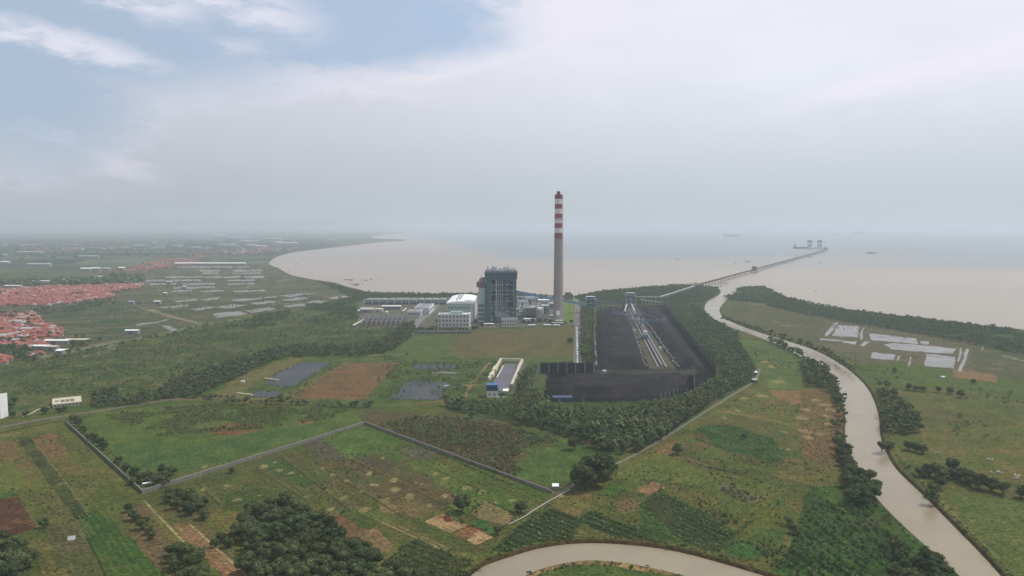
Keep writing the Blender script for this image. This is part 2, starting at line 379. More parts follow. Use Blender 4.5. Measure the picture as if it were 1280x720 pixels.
# belts: dark floor
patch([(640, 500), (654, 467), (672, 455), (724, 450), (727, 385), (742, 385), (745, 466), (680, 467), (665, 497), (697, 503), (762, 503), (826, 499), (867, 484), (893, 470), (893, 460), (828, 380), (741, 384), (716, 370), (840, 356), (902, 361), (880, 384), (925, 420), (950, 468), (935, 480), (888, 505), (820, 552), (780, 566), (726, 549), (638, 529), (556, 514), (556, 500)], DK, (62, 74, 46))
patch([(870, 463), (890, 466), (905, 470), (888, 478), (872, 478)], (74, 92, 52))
# coal yard
COAL = (26, 26, 31)
patch([(746, 384), (828, 381), (893, 462), (895, 470), (868, 487), (847, 494), (826, 500), (762, 503), (697, 503), (680, 497), (672, 467), (742, 466)], (36, 36, 40), COAL, hard=True)
patch([(783, 384), (792, 384), (845, 461), (812, 461)], (92, 88, 80), (74, 72, 68), hard=True)
patch([(745, 462), (870, 462), (872, 468), (745, 468)], (66, 65, 64), (52, 52, 54), hard=True)
patch([(673, 467), (684, 467), (680, 494), (667, 494)], (72, 86, 52), (84, 84, 58))
# left foreground field
patch([(-300, 560), (0, 540), (82, 529), (178, 617), (330, 720), (420, 800), (-300, 800)], (84, 90, 48), (96, 90, 54), s2=.55, furrow=(((20, 547), (100, 650)), 4.2, .22, (68, 78, 42)))
patch([(178, 619), (456, 531), (692, 619), (640, 652), (610, 690), (560, 690), (420, 665), (280, 632), (200, 640)], (84, 82, 52), (72, 80, 46), s2=.5, furrow=(((405, 585), (510, 650)), 9, .16, (66, 74, 42)))
patch([(690, 620), (765, 580), (851, 537), (943, 482), (948, 455), (925, 424), (962, 428), (1005, 449), (1043, 482), (1055, 500), (1056, 540), (1066, 572), (1096, 622), (1150, 675), (1202, 720), (1240, 760), (1000, 735), (902, 699), (820, 680), (740, 674), (665, 682), (620, 694), (560, 735), (540, 700), (610, 690), (640, 652)], (82, 88, 48), (90, 86, 52), s2=.52)
patch([(900, 395), (907, 372), (930, 360), (960, 358), (985, 374), (1060, 390), (1290, 416), (1600, 460), (1600, 800), (1340, 800), (1257, 718), (1180, 638), (1118, 578), (1101, 530), (1090, 488), (1045, 447), (985, 423)], (78, 88, 48), (88, 86, 54), s2=.5)
plots([(690, 625), (765, 586), (850, 540), (943, 486), (962, 488), (1000, 489), (1046, 500), (1050, 560), (1040, 606), (1000, 640), (960, 700), (902, 696), (820, 678), (700, 672), (640, 680)], (815, 562), (960, 604), 15, 52)
plots([(700, 660), (790, 612), (830, 612), (920, 650), (990, 640), (985, 690), (960, 712), (902, 697), (820, 679), (740, 673)], (725, 645), (800, 672), 6, 26, .3)
plots([(205, 616), (456, 533), (688, 619), (640, 652), (610, 688), (560, 688), (440, 660), (300, 625)], (405, 585), (510, 650), 9.5, 44, .28)
plots([(0, 560), (80, 535), (175, 620), (280, 722), (0, 722), (-100, 700), (-100, 600)], (22, 547), (100, 652), 13, 60, .26)
plots([(1110, 500), (1290, 480), (1290, 720), (1262, 718), (1185, 640), (1120, 575)], (1150, 560), (1290, 620), 30, 90, .22)
patch([(0, 552), (22, 550), (46, 595), (10, 590), (0, 590)], (104, 86, 60), (92, 88, 54))
patch([(-60, 582), (20, 580), (32, 606), (0, 627), (-80, 640)], (72, 92, 44), (86, 92, 48))
patch([(22, 547), (39, 545), (62, 580), (88, 610), (112, 650), (98, 652), (62, 601)], (62, 68, 46), (70, 76, 46))
patch([(40, 547), (67, 541), (88, 570), (60, 576)], (112, 86, 66), (98, 84, 58), s2=.55)
patch([(62, 576), (88, 571), (100, 585), (82, 600)], (98, 84, 54), a=.7)
patch([(-30, 628), (22, 621), (46, 660), (15, 670), (-20, 672)], (82, 56, 46), (96, 68, 54), s2=.6, hard=True)
patch([(54, 662), (92, 650), (132, 722), (82, 722)], (90, 82, 62), (78, 80, 50), furrow=(((60, 660), (100, 720)), 3.2, .4, (66, 70, 48)))
patch([(98, 650), (122, 640), (156, 664), (210, 722), (132, 722)], (62, 88, 42), (72, 88, 44), furrow=(((100, 650), (140, 720)), 3.0, .6, (46, 72, 34)))
patch([(150, 640), (180, 628), (216, 672), (250, 722), (212, 722), (160, 668)], (100, 84, 66), (84, 84, 52), s2=.52, furrow=(((180, 628), (232, 690)), 3.4, .3, (80, 72, 52)))
patch([(180, 626), (230, 630), (330, 720), (282, 720), (212, 655)], (96, 86, 60), (80, 84, 50))
patch([(212, 655), (238, 655), (312, 722), (282, 722)], (120, 90, 72), (100, 80, 62), s2=.55, furrow=(((237, 655), (312, 722)), 3.4, .4, (142, 118, 92)))
stroke([(180, 626), (234, 682)], .9, (150, 138, 108)); stroke([(237, 655), (300, 712), (330, 740)], 1.4, (150, 130, 104), wobble=.4)
stroke([(39, 546), (66, 582), (82, 602), (96, 622), (112, 646)], .8, (112, 104, 76), .7)
stroke([(72, 606), (82, 603)], 1.2, (128, 118, 90)); stroke([(100, 652), (132, 720)], 1.0, (48, 56, 34))
stroke([(22, 547), (60, 600), (100, 652)], .9, (54, 62, 38), .8); stroke([(0, 527), (40, 526)], 2, (92, 90, 62), .5)
for k_ in range(5): stroke([(88 + k_ * 3, 652 - k_ * 1.2), (104 + k_ * 4, 672 - k_)], .6, (112, 110, 84), .6)
stroke([(0, 546), (25, 541)], 1.4, (128, 118, 90), .8)
# walled meadow, left
patch([(82, 529), (178, 617), (456, 530), (440, 510), (300, 506), (240, 503), (190, 508), (130, 514)], (82, 96, 48), (72, 86, 46), s2=.5)
patch([(140, 556), (200, 547), (215, 562), (330, 538), (410, 527), (380, 545), (240, 590), (190, 602), (155, 588)], (66, 88, 50), (74, 90, 50), s2=.6)
patch([(262, 536), (285, 529), (325, 528), (330, 538), (290, 544), (262, 543)], (106, 76, 56), (88, 84, 52), s2=.55)
patch([(370, 527), (388, 525), (392, 529), (372, 531)], (116, 90, 66), a=.8)
patch([(190, 600), (300, 572), (330, 570), (220, 604)], (88, 86, 54), a=.6)
# middle fields below the wall
patch([(200, 614), (262, 596), (320, 598), (380, 640), (300, 640), (230, 630)], (66, 78, 44), (78, 80, 48))
patch([(320, 580), (352, 570), (400, 600), (380, 612)], (60, 78, 44), a=.8)
patch([(404, 548), (456, 532), (506, 550), (496, 560), (470, 567), (432, 573)], (66, 90, 46), (76, 92, 48), hard=True)
patch([(378, 552), (402, 548), (434, 574), (400, 578)], (78, 74, 68), (88, 82, 80), s2=.55, a=.8)
patch([(444, 572), (472, 567), (496, 578), (500, 592), (460, 588)], (84, 74, 66), (92, 82, 76), s2=.6, a=.75)
patch([(502, 562), (522, 556), (546, 566), (538, 574), (508, 572)], (84, 84, 84), (72, 74, 62), s2=.5, a=.8)
patch([(400, 580), (444, 575), (500, 592), (510, 580), (575, 612), (556, 640), (505, 640), (440, 610)], (88, 75, 56), (76, 76, 50), s2=.5)
patch([(495, 560), (510, 566), (500, 580), (470, 570)], (74, 88, 48)); patch([(508, 578), (545, 574), (570, 588), (650, 622), (640, 642), (600, 632), (560, 612)], (74, 92, 44), (84, 92, 50))
patch([(546, 560), (580, 574), (692, 619), (660, 636), (590, 604)], (72, 88, 44), (84, 84, 50), s2=.55)
patch([(556, 640), (575, 612), (600, 632), (590, 640), (560, 648)], (80, 92, 48))
patch([(392, 642), (412, 638), (470, 668), (448, 678), (400, 655)], (108, 82, 66), (90, 80, 54), s2=.55)
patch([(446, 668), (470, 660), (494, 686), (474, 692)], (124, 100, 82), (106, 88, 68), hard=True)
patch([(418, 640), (445, 634), (472, 655), (455, 662)], (72, 82, 46)); patch([(452, 640), (472, 637), (492, 650), (476, 655)], (80, 96, 50))
patch([(506, 622), (514, 619), (556, 640), (530, 647), (500, 640), (470, 640)], (100, 88, 62), (86, 82, 52))
patch([(474, 625), (484, 622), (500, 640), (480, 645)], (122, 104, 78), a=.8)
patch([(530, 652), (552, 642), (586, 656), (563, 666)], (148, 122, 98), (128, 102, 82), s2=.6, hard=True)
patch([(566, 669), (584, 657), (600, 662), (583, 675)], (124, 84, 64), (104, 76, 58), hard=True)
patch([(583, 675), (599, 663), (617, 671), (596, 681)], (152, 126, 102), (136, 112, 90), hard=True)
patch([(546, 646), (560, 645), (570, 650), (558, 653)], (96, 52, 44))
patch([(588, 640), (606, 628), (644, 645), (632, 656), (600, 650)], (122, 106, 80), (98, 88, 62), s2=.55)
patch([(590, 652), (602, 648), (612, 656), (600, 661)], (56, 92, 54), hard=True); patch([(604, 662), (612, 657), (624, 663), (616, 667)], (60, 96, 58), hard=True)
stroke([(468, 648), (554, 688)], 1.6, (130, 116, 88), .9, wobble=.4); stroke([(472, 645), (560, 686)], 1.0, (120, 108, 80), .8); stroke([(606, 628), (646, 645)], 1.2, (140, 120, 92))
for a_, b_2 in (((320, 586), (384, 626)), ((352, 572), (440, 640)), ((405, 585), (510, 650)), ((440, 575), (575, 640)), ((360, 640), (440, 685)), ((500, 565), (600, 612)), ((560, 585), (690, 632)), ((245, 602), (275, 632)), ((200, 612), (232, 632))):
    stroke([a_, b_2], 1.1, (44, 52, 32), .85); stroke([(a_[0] + 3, a_[1]), (b_2[0] + 3, b_2[1])], .8, (110, 104, 70), .6)
for q in ((256, 583, 9, 4), (331, 583, 16, 6), (349, 588, 14, 5), (364, 591, 12, 5), (254, 612, 12, 8), (382, 621, 14, 7), (284, 608, 16, 9), (296, 624, 14, 5), (416, 593, 10, 5), (435, 601, 16, 5), (461, 592, 10, 8), (467, 606, 16, 4), (452, 614, 10, 4), (430, 622, 12, 7), (455, 637, 14, 10), (492, 600, 14, 6), (493, 612, 16, 7), (513, 620, 14, 10), (513, 611, 6, 4), (527, 605, 7, 3), (557, 620, 13, 8), (537, 632, 10, 6), (496, 586, 8, 3), (545, 592, 14, 6), (557, 598, 18, 6), (583, 610, 18, 6), (602, 614, 14, 6), (478, 573, 6, 4), (437, 572, 6, 3), (412, 636, 14, 6), (344, 578, 8, 3), (324, 619, 10, 4), (405, 585, 8, 3), (450, 606, 6, 3), (376, 595, 10, 3), (520, 603, 5, 3), (565, 593, 6, 3), (618, 628, 14, 5), (640, 626, 14, 5)):
    spot(q[0], q[1], q[2] * .8, q[3] * .8, (140, 128, 98))
# bush meadow right of the wall corner
patch([(458, 529), (690, 613), (716, 604), (765, 577), (800, 560), (730, 550), (640, 530), (556, 515), (480, 512), (440, 510)], (84, 76, 56), (70, 82, 48), s2=.52)
patch([(640, 590), (655, 572), (690, 556), (650, 540), (640, 532), (700, 548), (780, 568), (740, 580), (716, 602), (690, 610), (660, 600)], (68, 88, 48), (80, 94, 52), s2=.58)
patch([(480, 530), (520, 518), (556, 520), (560, 530), (520, 540)], (80, 92, 48), (90, 82, 56))
# fields between the belt road and the river
patch([(922, 424), (962, 428), (1003, 448), (1004, 486), (960, 486), (948, 460)], (82, 98, 56), (72, 86, 50))
patch([(962, 476), (975, 472), (995, 484), (960, 484)], (92, 106, 68))
patch([(961, 487), (1000, 489), (1014, 506), (990, 506), (972, 498)], (130, 98, 76), (104, 88, 60), s2=.55)
patch([(1000, 488), (1044, 486), (1054, 505), (1056, 545), (1050, 585), (1010, 585), (1000, 540)], (104, 84, 62), (88, 82, 52), s2=.52)
patch([(905, 505), (960, 490), (1000, 515), (1000, 545), (930, 532), (880, 520)], (86, 92, 52), (98, 86, 58), s2=.56)
patch([(868, 528), (905, 515), (990, 532), (985, 560), (900, 545)], (88, 84, 54), (74, 84, 48))
patch([(866, 540), (880, 532), (912, 532), (966, 548), (985, 570), (970, 584), (940, 570), (900, 562), (876, 548)], (58, 82, 46), (72, 88, 50), s2=.56, furrow=(((876, 535), (960, 556)), 5, .4, (44, 72, 38)))
patch([(765, 590), (790, 578), (825, 566), (880, 588), (940, 600), (985, 612), (960, 622), (900, 614), (840, 602), (790, 604)], (88, 96, 52), (82, 90, 48), furrow=(((780, 600), (840, 575)), 4.0, .2, (78, 82, 46)))
patch([(814, 563), (846, 546), (858, 550), (840, 566), (890, 582), (870, 582)], (116, 92, 70), (98, 84, 58), s2=.55)
patch([(846, 545), (878, 540), (900, 565), (894, 580), (850, 560)], (96, 84, 60), (76, 88, 50))
patch([(795, 612), (818, 601), (832, 609), (815, 621)], (130, 100, 80), (108, 88, 62), s2=.58, hard=True)
patch([(742, 617), (772, 603), (785, 612), (766, 622)], (60, 88, 36), (72, 92, 42), hard=True)
patch([(695, 628), (725, 613), (745, 620), (720, 645), (700, 640)], (112, 92, 62), (96, 90, 54))
patch([(768, 630), (790, 622), (796, 638), (775, 642)], (112, 90, 70), a=.8)
patch([(800, 632), (825, 612), (880, 640), (918, 665), (900, 692), (858, 682), (800, 664)], (54, 80, 46), (68, 84, 46), s2=.55)
patch([(716, 648), (742, 638), (832, 678), (775, 674)], (58, 84, 44), furrow=(((725, 645), (800, 672)), 5.5, .7, (36, 58, 34)))
patch([(610, 692), (650, 655), (690, 634), (730, 650), (716, 672), (665, 681), (630, 692)], (56, 80, 40), (76, 92, 44), s2=.58, furrow=(((640, 690), (700, 650)), 4, .3, (40, 62, 32)))
patch([(830, 680), (850, 672), (890, 684), (902, 698), (870, 690)], (84, 86, 46)); patch([(925, 640), (975, 620), (990, 650), (978, 688), (950, 694), (922, 680)], (86, 88, 44), (66, 84, 46), s2=.55)
patch([(906, 684), (922, 677), (956, 687), (942, 700), (914, 694)], (58, 84, 46), hard=True, furrow=(((906, 684), (942, 698)), 3, .5, (44, 78, 42)))
patch([(985, 690), (1000, 650), (1010, 610), (1050, 606), (1090, 622), (1150, 676), (1202, 720), (1240, 760), (1040, 740), (962, 716)], (48, 72, 38), (58, 88, 44), s2=.55)
patch([(1000, 672), (1060, 682), (1075, 705), (1010, 690)], (58, 86, 46), (68, 88, 46), furrow=(((1000, 672), (1060, 690)), 3.4, .4, (46, 78, 42)))
patch([(1080, 645), (1098, 655), (1092, 662), (1078, 654)], (100, 86, 66), a=.8)
patch([(890, 606), (905, 602), (955, 622), (945, 632), (905, 615)], (86, 90, 66), (100, 92, 68)); 
stroke([(893, 512), (985, 530)], 2.2, (126, 108, 80), .8, wobble=.6); stroke([(848, 574), (880, 584), (960, 600)], 1.2, (54, 64, 38), .8)
stroke([(985, 486), (1003, 520), (1000, 560), (1010, 585)], 1.0, (80, 82, 50), .6); stroke([(985, 592), (1022, 594)], 1.6, (52, 62, 38), .8)
for q in ((957, 452, 14, 3), (964, 458, 8, 3), (972, 477, 18, 4), (952, 495, 14, 4), (930, 498, 12, 3), (968, 504, 10, 3), (1018, 500, 12, 4), (1030, 506, 18, 4), (1008, 512, 10, 5), (1038, 512, 14, 6), (1002, 523, 18, 6), (1033, 520, 12, 4), (1006, 539, 18, 5), (1034, 530, 12, 5), (1009, 547, 16, 6), (1025, 543, 10, 4), (905, 522, 8, 4), (922, 513, 8, 6), (985, 562, 8, 3), (980, 540, 10, 4), (940, 560, 6, 3), (755, 594, 8, 3), (702, 620, 10, 4)):
    spot(*q, c=(150, 128, 100))
for k_ in range(70):
    qx, qy = random.uniform(700, 1045), random.uniform(500, 700)
    if 1.2 * (qx - 700) + 2.2 * (qy - 640) > -60 and (qx < 1000 or qy < 600): spot(qx, qy, random.uniform(3, 11), random.uniform(1.5, 4), random.choice(((132, 108, 82), (60, 78, 42), (112, 100, 72), (56, 72, 40))), .7)
for k_ in range(60): spot(random.uniform(0, 330), random.uniform(545, 715), random.uniform(2, 9), random.uniform(1.5, 3.5), random.choice(((118, 104, 76), (60, 72, 40), (58, 70, 38))), .6)
# inside of the river bend
patch([(648, 726), (665, 716), (690, 708), (722, 702), (752, 701), (790, 706), (835, 715), (900, 733), (1000, 790), (640, 800)], (74, 90, 48), (58, 78, 42), s2=.5)
stroke([(640, 745), (652, 722), (668, 713.5), (694, 705.5), (722, 701), (752, 700.5), (790, 705), (838, 715)], 7, (134, 112, 84), wobble=2, it=1)
# right of the river
patch([(905, 385), (930, 373), (960, 380), (1080, 398), (1300, 440), (1600, 480), (1600, 510), (1280, 480), (1100, 450), (1040, 440), (962, 414), (915, 400)], (76, 82, 60), (86, 80, 66), s2=.55)
patch([(905, 372), (925, 360), (955, 358), (985, 372), (1060, 388), (1285, 414), (1600, 450), (1600, 480), (1280, 440), (1060, 402), (990, 388), (930, 376)], (50, 74, 44), (60, 80, 48))
patch([(1030, 400), (1140, 412), (1220, 425), (1215, 470), (1080, 455), (1020, 428)], (96, 88, 78), (80, 82, 62), s2=.52)
patch([(1060, 455), (1130, 452), (1230, 470), (1290, 480), (1290, 500), (1150, 480), (1090, 486)], (80, 94, 46), (72, 84, 48))
patch([(1190, 462), (1202, 460), (1248, 470), (1246, 478), (1192, 472)], (126, 98, 82), a=.8)
patch([(1150, 540), (1290, 530), (1290, 608), (1200, 590), (1160, 570)], (84, 90, 48), (96, 88, 56), s2=.55); patch([(1180, 615), (1290, 625), (1290, 740), (1260, 720)], (86, 94, 54), (74, 86, 46), s2=.55)
stroke([(1096, 482), (1104, 505), (1110, 540), (1122, 565), (1152, 600), (1180, 630), (1200, 650), (1285, 735)], 1.3, (110, 104, 76), .7, it=2)
stroke([(1146, 512), (1155, 540), (1152, 560)], 1.0, (108, 106, 80), .6, it=1)
stroke([(1178, 618), (1184, 640)], 1.2, (112, 110, 84), .6)
for q in ((1268, 448, 5, 10, (160, 156, 148)), (1249, 455, 18, 3, (118, 112, 98)), (1242, 461, 6, 2), (1250, 461, 5, 2), (1108, 405, 40, 3, (110, 100, 84)), (970, 402, 6, 2), (985, 407, 30, 1.4), (940, 398, 3, 12, (100, 96, 78)), (955, 380, 40, 3, (120, 112, 90)), (1178, 472, 3, 2, (190, 190, 180))): spot(*q)

plots([(800, 632), (825, 612), (880, 640), (918, 665), (900, 692), (858, 682), (800, 664)], (802, 634), (900, 680), 5, 30, .6, pal=((46, 70, 40), (72, 90, 46), (56, 82, 44), (88, 92, 54)))
plots([(985, 690), (1000, 650), (1010, 610), (1050, 606), (1090, 622), (1150, 676), (1202, 720), (1040, 740), (962, 716)], (1000, 640), (1070, 690), 6, 24, .55, pal=((44, 66, 36), (66, 88, 42), (54, 78, 40), (80, 88, 48)))
for k_ in range(130): spot(random.uniform(1110, 1280), random.uniform(485, 715), random.uniform(4, 22), random.uniform(1, 4), random.choice(((62, 74, 42), (96, 88, 58), (58, 70, 40), (90, 96, 56))), .5)
for P_c in ([(716, 648), (742, 638), (832, 678), (775, 674)], [(612, 690), (650, 655), (690, 634), (730, 650), (716, 672), (665, 679), (630, 690)], [(480, 700), (520, 672), (560, 690), (590, 700), (575, 722), (500, 724)], [(802, 634), (825, 614), (880, 642), (916, 666), (900, 690), (858, 681)]):
    patch(P_c, (46, 54, 34), (58, 60, 40), a=.75)
# water cells, banks and height
fl = np.zeros(len(gx)); sea_m = pip(gx, gy, sea_poly)
hgt = (N2 - .5) * .35 + (N3 - .5) * .12
def carve(poly, bank, mask=None, cap=14.0, w=2.6, depth=3.6):
    m = pip(gx, gy, poly) if mask is None else mask
    d = dist_line(gx, gy, poly, True, cap); sd_ = np.where(m, d, -d)
    wv = np.clip((sd_ + .5) / w, 0, 1); global hgt
    hgt = hgt * (1 - wv) - depth * wv
    put(np.clip((sd_ + 1.6) / 1.0, 0, 1) * (sd_ < 4), bank, .95)
carve(river_poly, (72, 60, 44)); carve(bend_poly, (74, 58, 42))
carve(sea_poly, (96, 84, 70), cap=30, w=8)
mud = [[(915, 361), (940, 357.5), (955, 358), (968, 363), (945, 364)], [(428, 350.4), (441, 349.6), (440, 351), (430, 351.4)], [(438, 356.8), (447, 354.6), (450, 355.6), (444, 357.2)], [(432, 354), (440, 353), (438, 355)], [(846, 356), (862, 353.6), (880, 355), (870, 357)], [(900, 357), (906, 356.3), (905, 358)]]
for m_ in mud:
    k = pip(gx, gy, GP(m_)); put(k, (112, 92, 78)); hgt[k] = -1.45 + .1 * N2[k]
hgt[pip(gx, gy, GP([(746, 384), (828, 381), (893, 462), (868, 487), (762, 501), (697, 501), (681, 495), (682, 469), (745, 466)]))] = 0
ponds = []   # filled below: (name part, polygon in pixels, colour key)
A = ponds.append
A(([(378, 453), (416, 453), (366, 484), (331, 481), (345, 467)], 'dark', 'long grey pond beside the bare brown field')); A(([(319, 489), (354, 489.5), (345, 497.5), (315, 496)], 'dark', 'small grey pond below the long grey pond'))
A(([(518, 455), (573, 456), (571, 461.5), (516, 461)], 'dark', 'narrow upper pond left of the walled basin')); A(([(509, 477), (535, 476), (565, 480), (554, 490), (549, 500), (488, 499)], 'dark', 'broad lower pond left of the walled basin'))
A(([(540, 464.5), (572, 465), (570, 467), (539, 466.5)], 'mud', 'thin muddy strip of water between two ponds'))
for q in ([(265, 392), (300, 389), (310, 392.5), (272, 397)], [(267, 384.5), (294, 380), (312, 381), (283, 386)], [(197, 384), (237, 380), (233, 383), (205, 385.5)], [(348, 369.5), (382, 366), (394, 367), (362, 371)], [(350, 374.5), (378, 371.5), (386, 373), (362, 376.5)], [(311, 379), (340, 375.5), (352, 377), (318, 381)], [(306, 388), (337, 384), (345, 386), (316, 391.5)], [(352, 382.5), (378, 379.5), (386, 381.5), (362, 384.5)], [(384, 377.5), (398, 375.5), (412, 376), (396, 380)], [(250, 374), (275, 371.5), (272, 374.5), (252, 376)], [(240, 386), (262, 383), (270, 384), (245, 389)],
          [(283, 375.5), (300, 373.5), (318, 373), (345, 370), (346, 371.5), (300, 376.5)], [(218, 376), (246, 373.5), (244, 375.5), (222, 378)], [(410, 372), (432, 369.5), (440, 371), (416, 374.5)]):
    A((q, 'silt', 'silty fish pond among the muddy banks left of the power station'))
for yy, h_, xs in ((333, 1.6, ((220, 262), (266, 290), (296, 310))), (337.5, 2, ((250, 275), (290, 327))), (341, 1.8, ((252, 272), (290, 325))), (345.5, 2.2, ((205, 230), (232, 252), (255, 276), (278, 300), (305, 328))), (350, 2, ((182, 204), (213, 250), (284, 318))), (354.5, 2, ((186, 220), (228, 268), (284, 316))), (359, 2, ((216, 226), (232, 268))), (363.5, 1.8, ((212, 240), (250, 280), (290, 330)))):
    for a_, c2 in xs:
        s = (yy - 330) * -.04; A(([(a_, yy), (c2, yy + s), (c2 + 2, yy + s + h_), (a_ + 2, yy + h_)], 'silt', 'thin far fish pond near the curved coast'))
for q in ([(1049, 406), (1074, 408), (1073.5, 422), (1038, 420)], [(1088, 417), (1094, 417), (1147, 423.6), (1147, 430), (1089, 425)], [(1104, 431), (1119, 428.5), (1156, 432), (1180, 434), (1195, 436), (1191, 442.5), (1166, 441), (1115, 436.5)], [(1089, 440.5), (1119, 443), (1118, 451), (1088, 447.5)], [(1158, 442), (1195, 446), (1193, 461), (1155, 457.5)], [(1151, 426), (1160, 427), (1160, 431), (1150, 430)], [(1052, 425.5), (1071, 427), (1070, 430.5), (1054, 428.5)]):
    A((q, 'pale', 'pale shallow salt pond on the plain right of the river'))
for q in ([(1045, 403), (1048, 403.5), (1034, 421), (1030, 420)], [(1079, 408.5), (1081, 409), (1078, 424), (1075, 424)], [(1024, 423), (1053, 425), (1052, 427), (1026, 425)], [(1199, 434), (1203, 435), (1199, 452), (1196, 452)], [(1207, 436), (1210, 437), (1202, 465), (1198, 464)], [(1122, 445), (1124, 444), (1124, 451), (1122, 451)], [(1080, 427), (1086, 427), (1080, 433), (1076, 432)], [(1229, 428), (1231, 428), (1229, 437), (1227, 437)], [(1138, 446), (1141, 446), (1137, 456), (1134, 458)]):
    A((q, 'pale', 'narrow water channel between the salt ponds'))
for q in ([(203, 407), (212, 407), (226, 414.5), (218, 415.5)], [(170, 405.5), (196, 402), (216, 397.5), (214, 399), (196, 403.5), (172, 407)]): A((q, 'silt', 'shallow muddy pool on the left plain'))
def ragged(poly, a):
    P = []
    for i, q in enumerate(poly):
        r_ = poly[(i + 1) % len(poly)]; n_ = max(1, int(math.hypot(r_[0] - q[0], r_[1] - q[1]) / 5))
        for j in range(n_): P.append((q[0] + (r_[0] - q[0]) * j / n_ + random.uniform(-a, a), q[1] + (r_[1] - q[1]) * j / n_ + random.uniform(-a, a) * .3))
    return P
ponds = [(ragged(q, 1.6 if ck != 'dark' else 1.3), ck, lb) for q, ck, lb in ponds]
for poly, ck, lb in ponds:
    m = pip(gx, gy, GP(poly)); hgt[m] = -.35; k = dist_line(gx, gy, GP(poly), True, 12)
    bw = max(1.2, GP(poly)[0][1] * .0016)
    put(np.clip((bw - k) / bw, 0, 1) * ~m, (100, 96, 74) if ck != 'dark' else (92, 98, 60), .7)
# roads painted into the soil only where they are bare earth tracks
stroke([(0, 535), (40, 526), (100, 517.5), (150, 510), (190, 502.5), (215, 499), (258, 499), (300, 501)], 9, (98, 92, 72), it=1, wobble=1)
stroke([(0, 541), (60, 529), (110, 521)], 4.0, (52, 58, 40), .8)
stroke([(300, 502), (440, 506), (500, 507), (560, 500)], 3, (110, 98, 76), .5, wobble=1, it=1)
stroke([(0, 451), (60, 446), (120, 432), (150, 426), (200, 419), (250, 406), (300, 399)], 11, (120, 118, 106), .8, wobble=3, it=1)
stroke([(172, 383), (205, 394), (240, 403), (262, 405)], 6, (126, 116, 102), .9, it=1, wobble=1); stroke([(190, 387), (222, 397), (250, 404)], 4, (140, 132, 118), .8)
patch([(128, 438), (136, 431), (147, 432), (143, 438), (132, 444), (102, 446)], (128, 124, 114), a=.9)
lum = (col @ np.array([.3, .59, .11]))[:, None]; col = lum + (col - lum) * .95; col *= np.array([.82, .835, .70])
N5 = fbm(gx, gy, 1.7, 61, 2); rnd = (N3 - .5) * .55 + (N2 - .5) * .34 + (N5 - .5) * .35 * (gy < 900)
col *= (1 + rnd)[:, None]
col = np.clip(col, .004, .9)
patchcolK = 1.0
V = np.stack([gx, gy, hgt], 1)
idx = np.arange(nx * ny).reshape(ny, nx)
Fq = np.stack([idx[:-1, :-1], idx[:-1, 1:], idx[1:, 1:], idx[1:, :-1]], -1).reshape(-1, 4)
gm = bpy.data.materials.new('soil_and_grass'); gm.use_nodes = True; t = gm.node_tree; B = NB(t)
p = t.nodes['Principled BSDF']; p.inputs['Roughness'].default_value = 1; p.inputs['Specular IOR Level'].default_value = .05
at_ = B.n('ShaderNodeAttribute', attribute_name='ground_colour'); pos = B.n('ShaderNodeNewGeometry').outputs['Position']
f1 = B.noise(pos, .55, 6, .65); f2 = B.noise(pos, .045, 5, .6)
B.put(p.inputs['Base Color'], B.mix(1, B.mix(1, at_.outputs['Color'], B.mix(B.ramp(f1, .3, .7), (.42, .48, .44, 1), (1.55, 1.5, 1.35, 1)), blend='MULTIPLY'), B.mix(B.ramp(f2, .3, .7), (.84, .9, .86, 1), (1.16, 1.1, 1.08, 1)), blend='MULTIPLY'))
bp = B.n('ShaderNodeBump'); bp.inputs['Distance'].default_value = .8; bp.inputs['Strength'].default_value = .8; B.put(bp.inputs['Height'], f1); t.links.new(bp.outputs[0], p.inputs['Normal'])
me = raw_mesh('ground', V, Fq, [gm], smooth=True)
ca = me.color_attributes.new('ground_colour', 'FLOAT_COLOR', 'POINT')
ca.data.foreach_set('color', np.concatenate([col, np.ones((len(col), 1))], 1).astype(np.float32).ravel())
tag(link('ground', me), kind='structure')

# water
WL = -1.6
def water_mat(name, c1, c2, rough=.22, bump=.15, sc=.35):
    m = bpy.data.materials.new(name); m.use_nodes = True; t = m.node_tree; B = NB(t); p = t.nodes['Principled BSDF']
    p.inputs['Roughness'].default_value = rough; p.inputs['IOR'].default_value = 1.33; p.inputs['Specular IOR Level'].default_value = .3 if 'river' in name else .12
    pos = B.n('ShaderNodeNewGeometry').outputs['Position']; n = B.noise(pos, .02, 4, .6)
    bc = B.mix(B.ramp(n, .35, .65), c1 + (1,), c2 + (1,))
    if name in ('pond_silt', 'pond_pale'): bc = B.mix(B.ramp(B.noise(pos, .045, 5, .65), .5, .66, 0, .8), bc, (.085, .08, .065, 1))
    B.put(p.inputs['Base Color'], bc)
    n2_ = B.noise(pos, sc, 3, .6); bp = B.n('ShaderNodeBump'); bp.inputs['Distance'].default_value = bump; B.put(bp.inputs['Height'], n2_); t.links.new(bp.outputs[0], p.inputs['Normal'])
    return m
def flat(name, poly, z, m):
    bm_ = MB(); 
    me = bpy.data.meshes.new(name); me.from_pydata([(x, y, z) for x, y in poly], [], [tuple(range(len(poly)))]); me.materials.append(m); me.update()
    o = link(name, me)
    if me.polygons[0].normal.z < 0: me.flip_normals()
    return tag(o, kind='structure')
river_m = water_mat('silty_river', (.255, .215, .145), (.225, .19, .13), sc=.2)
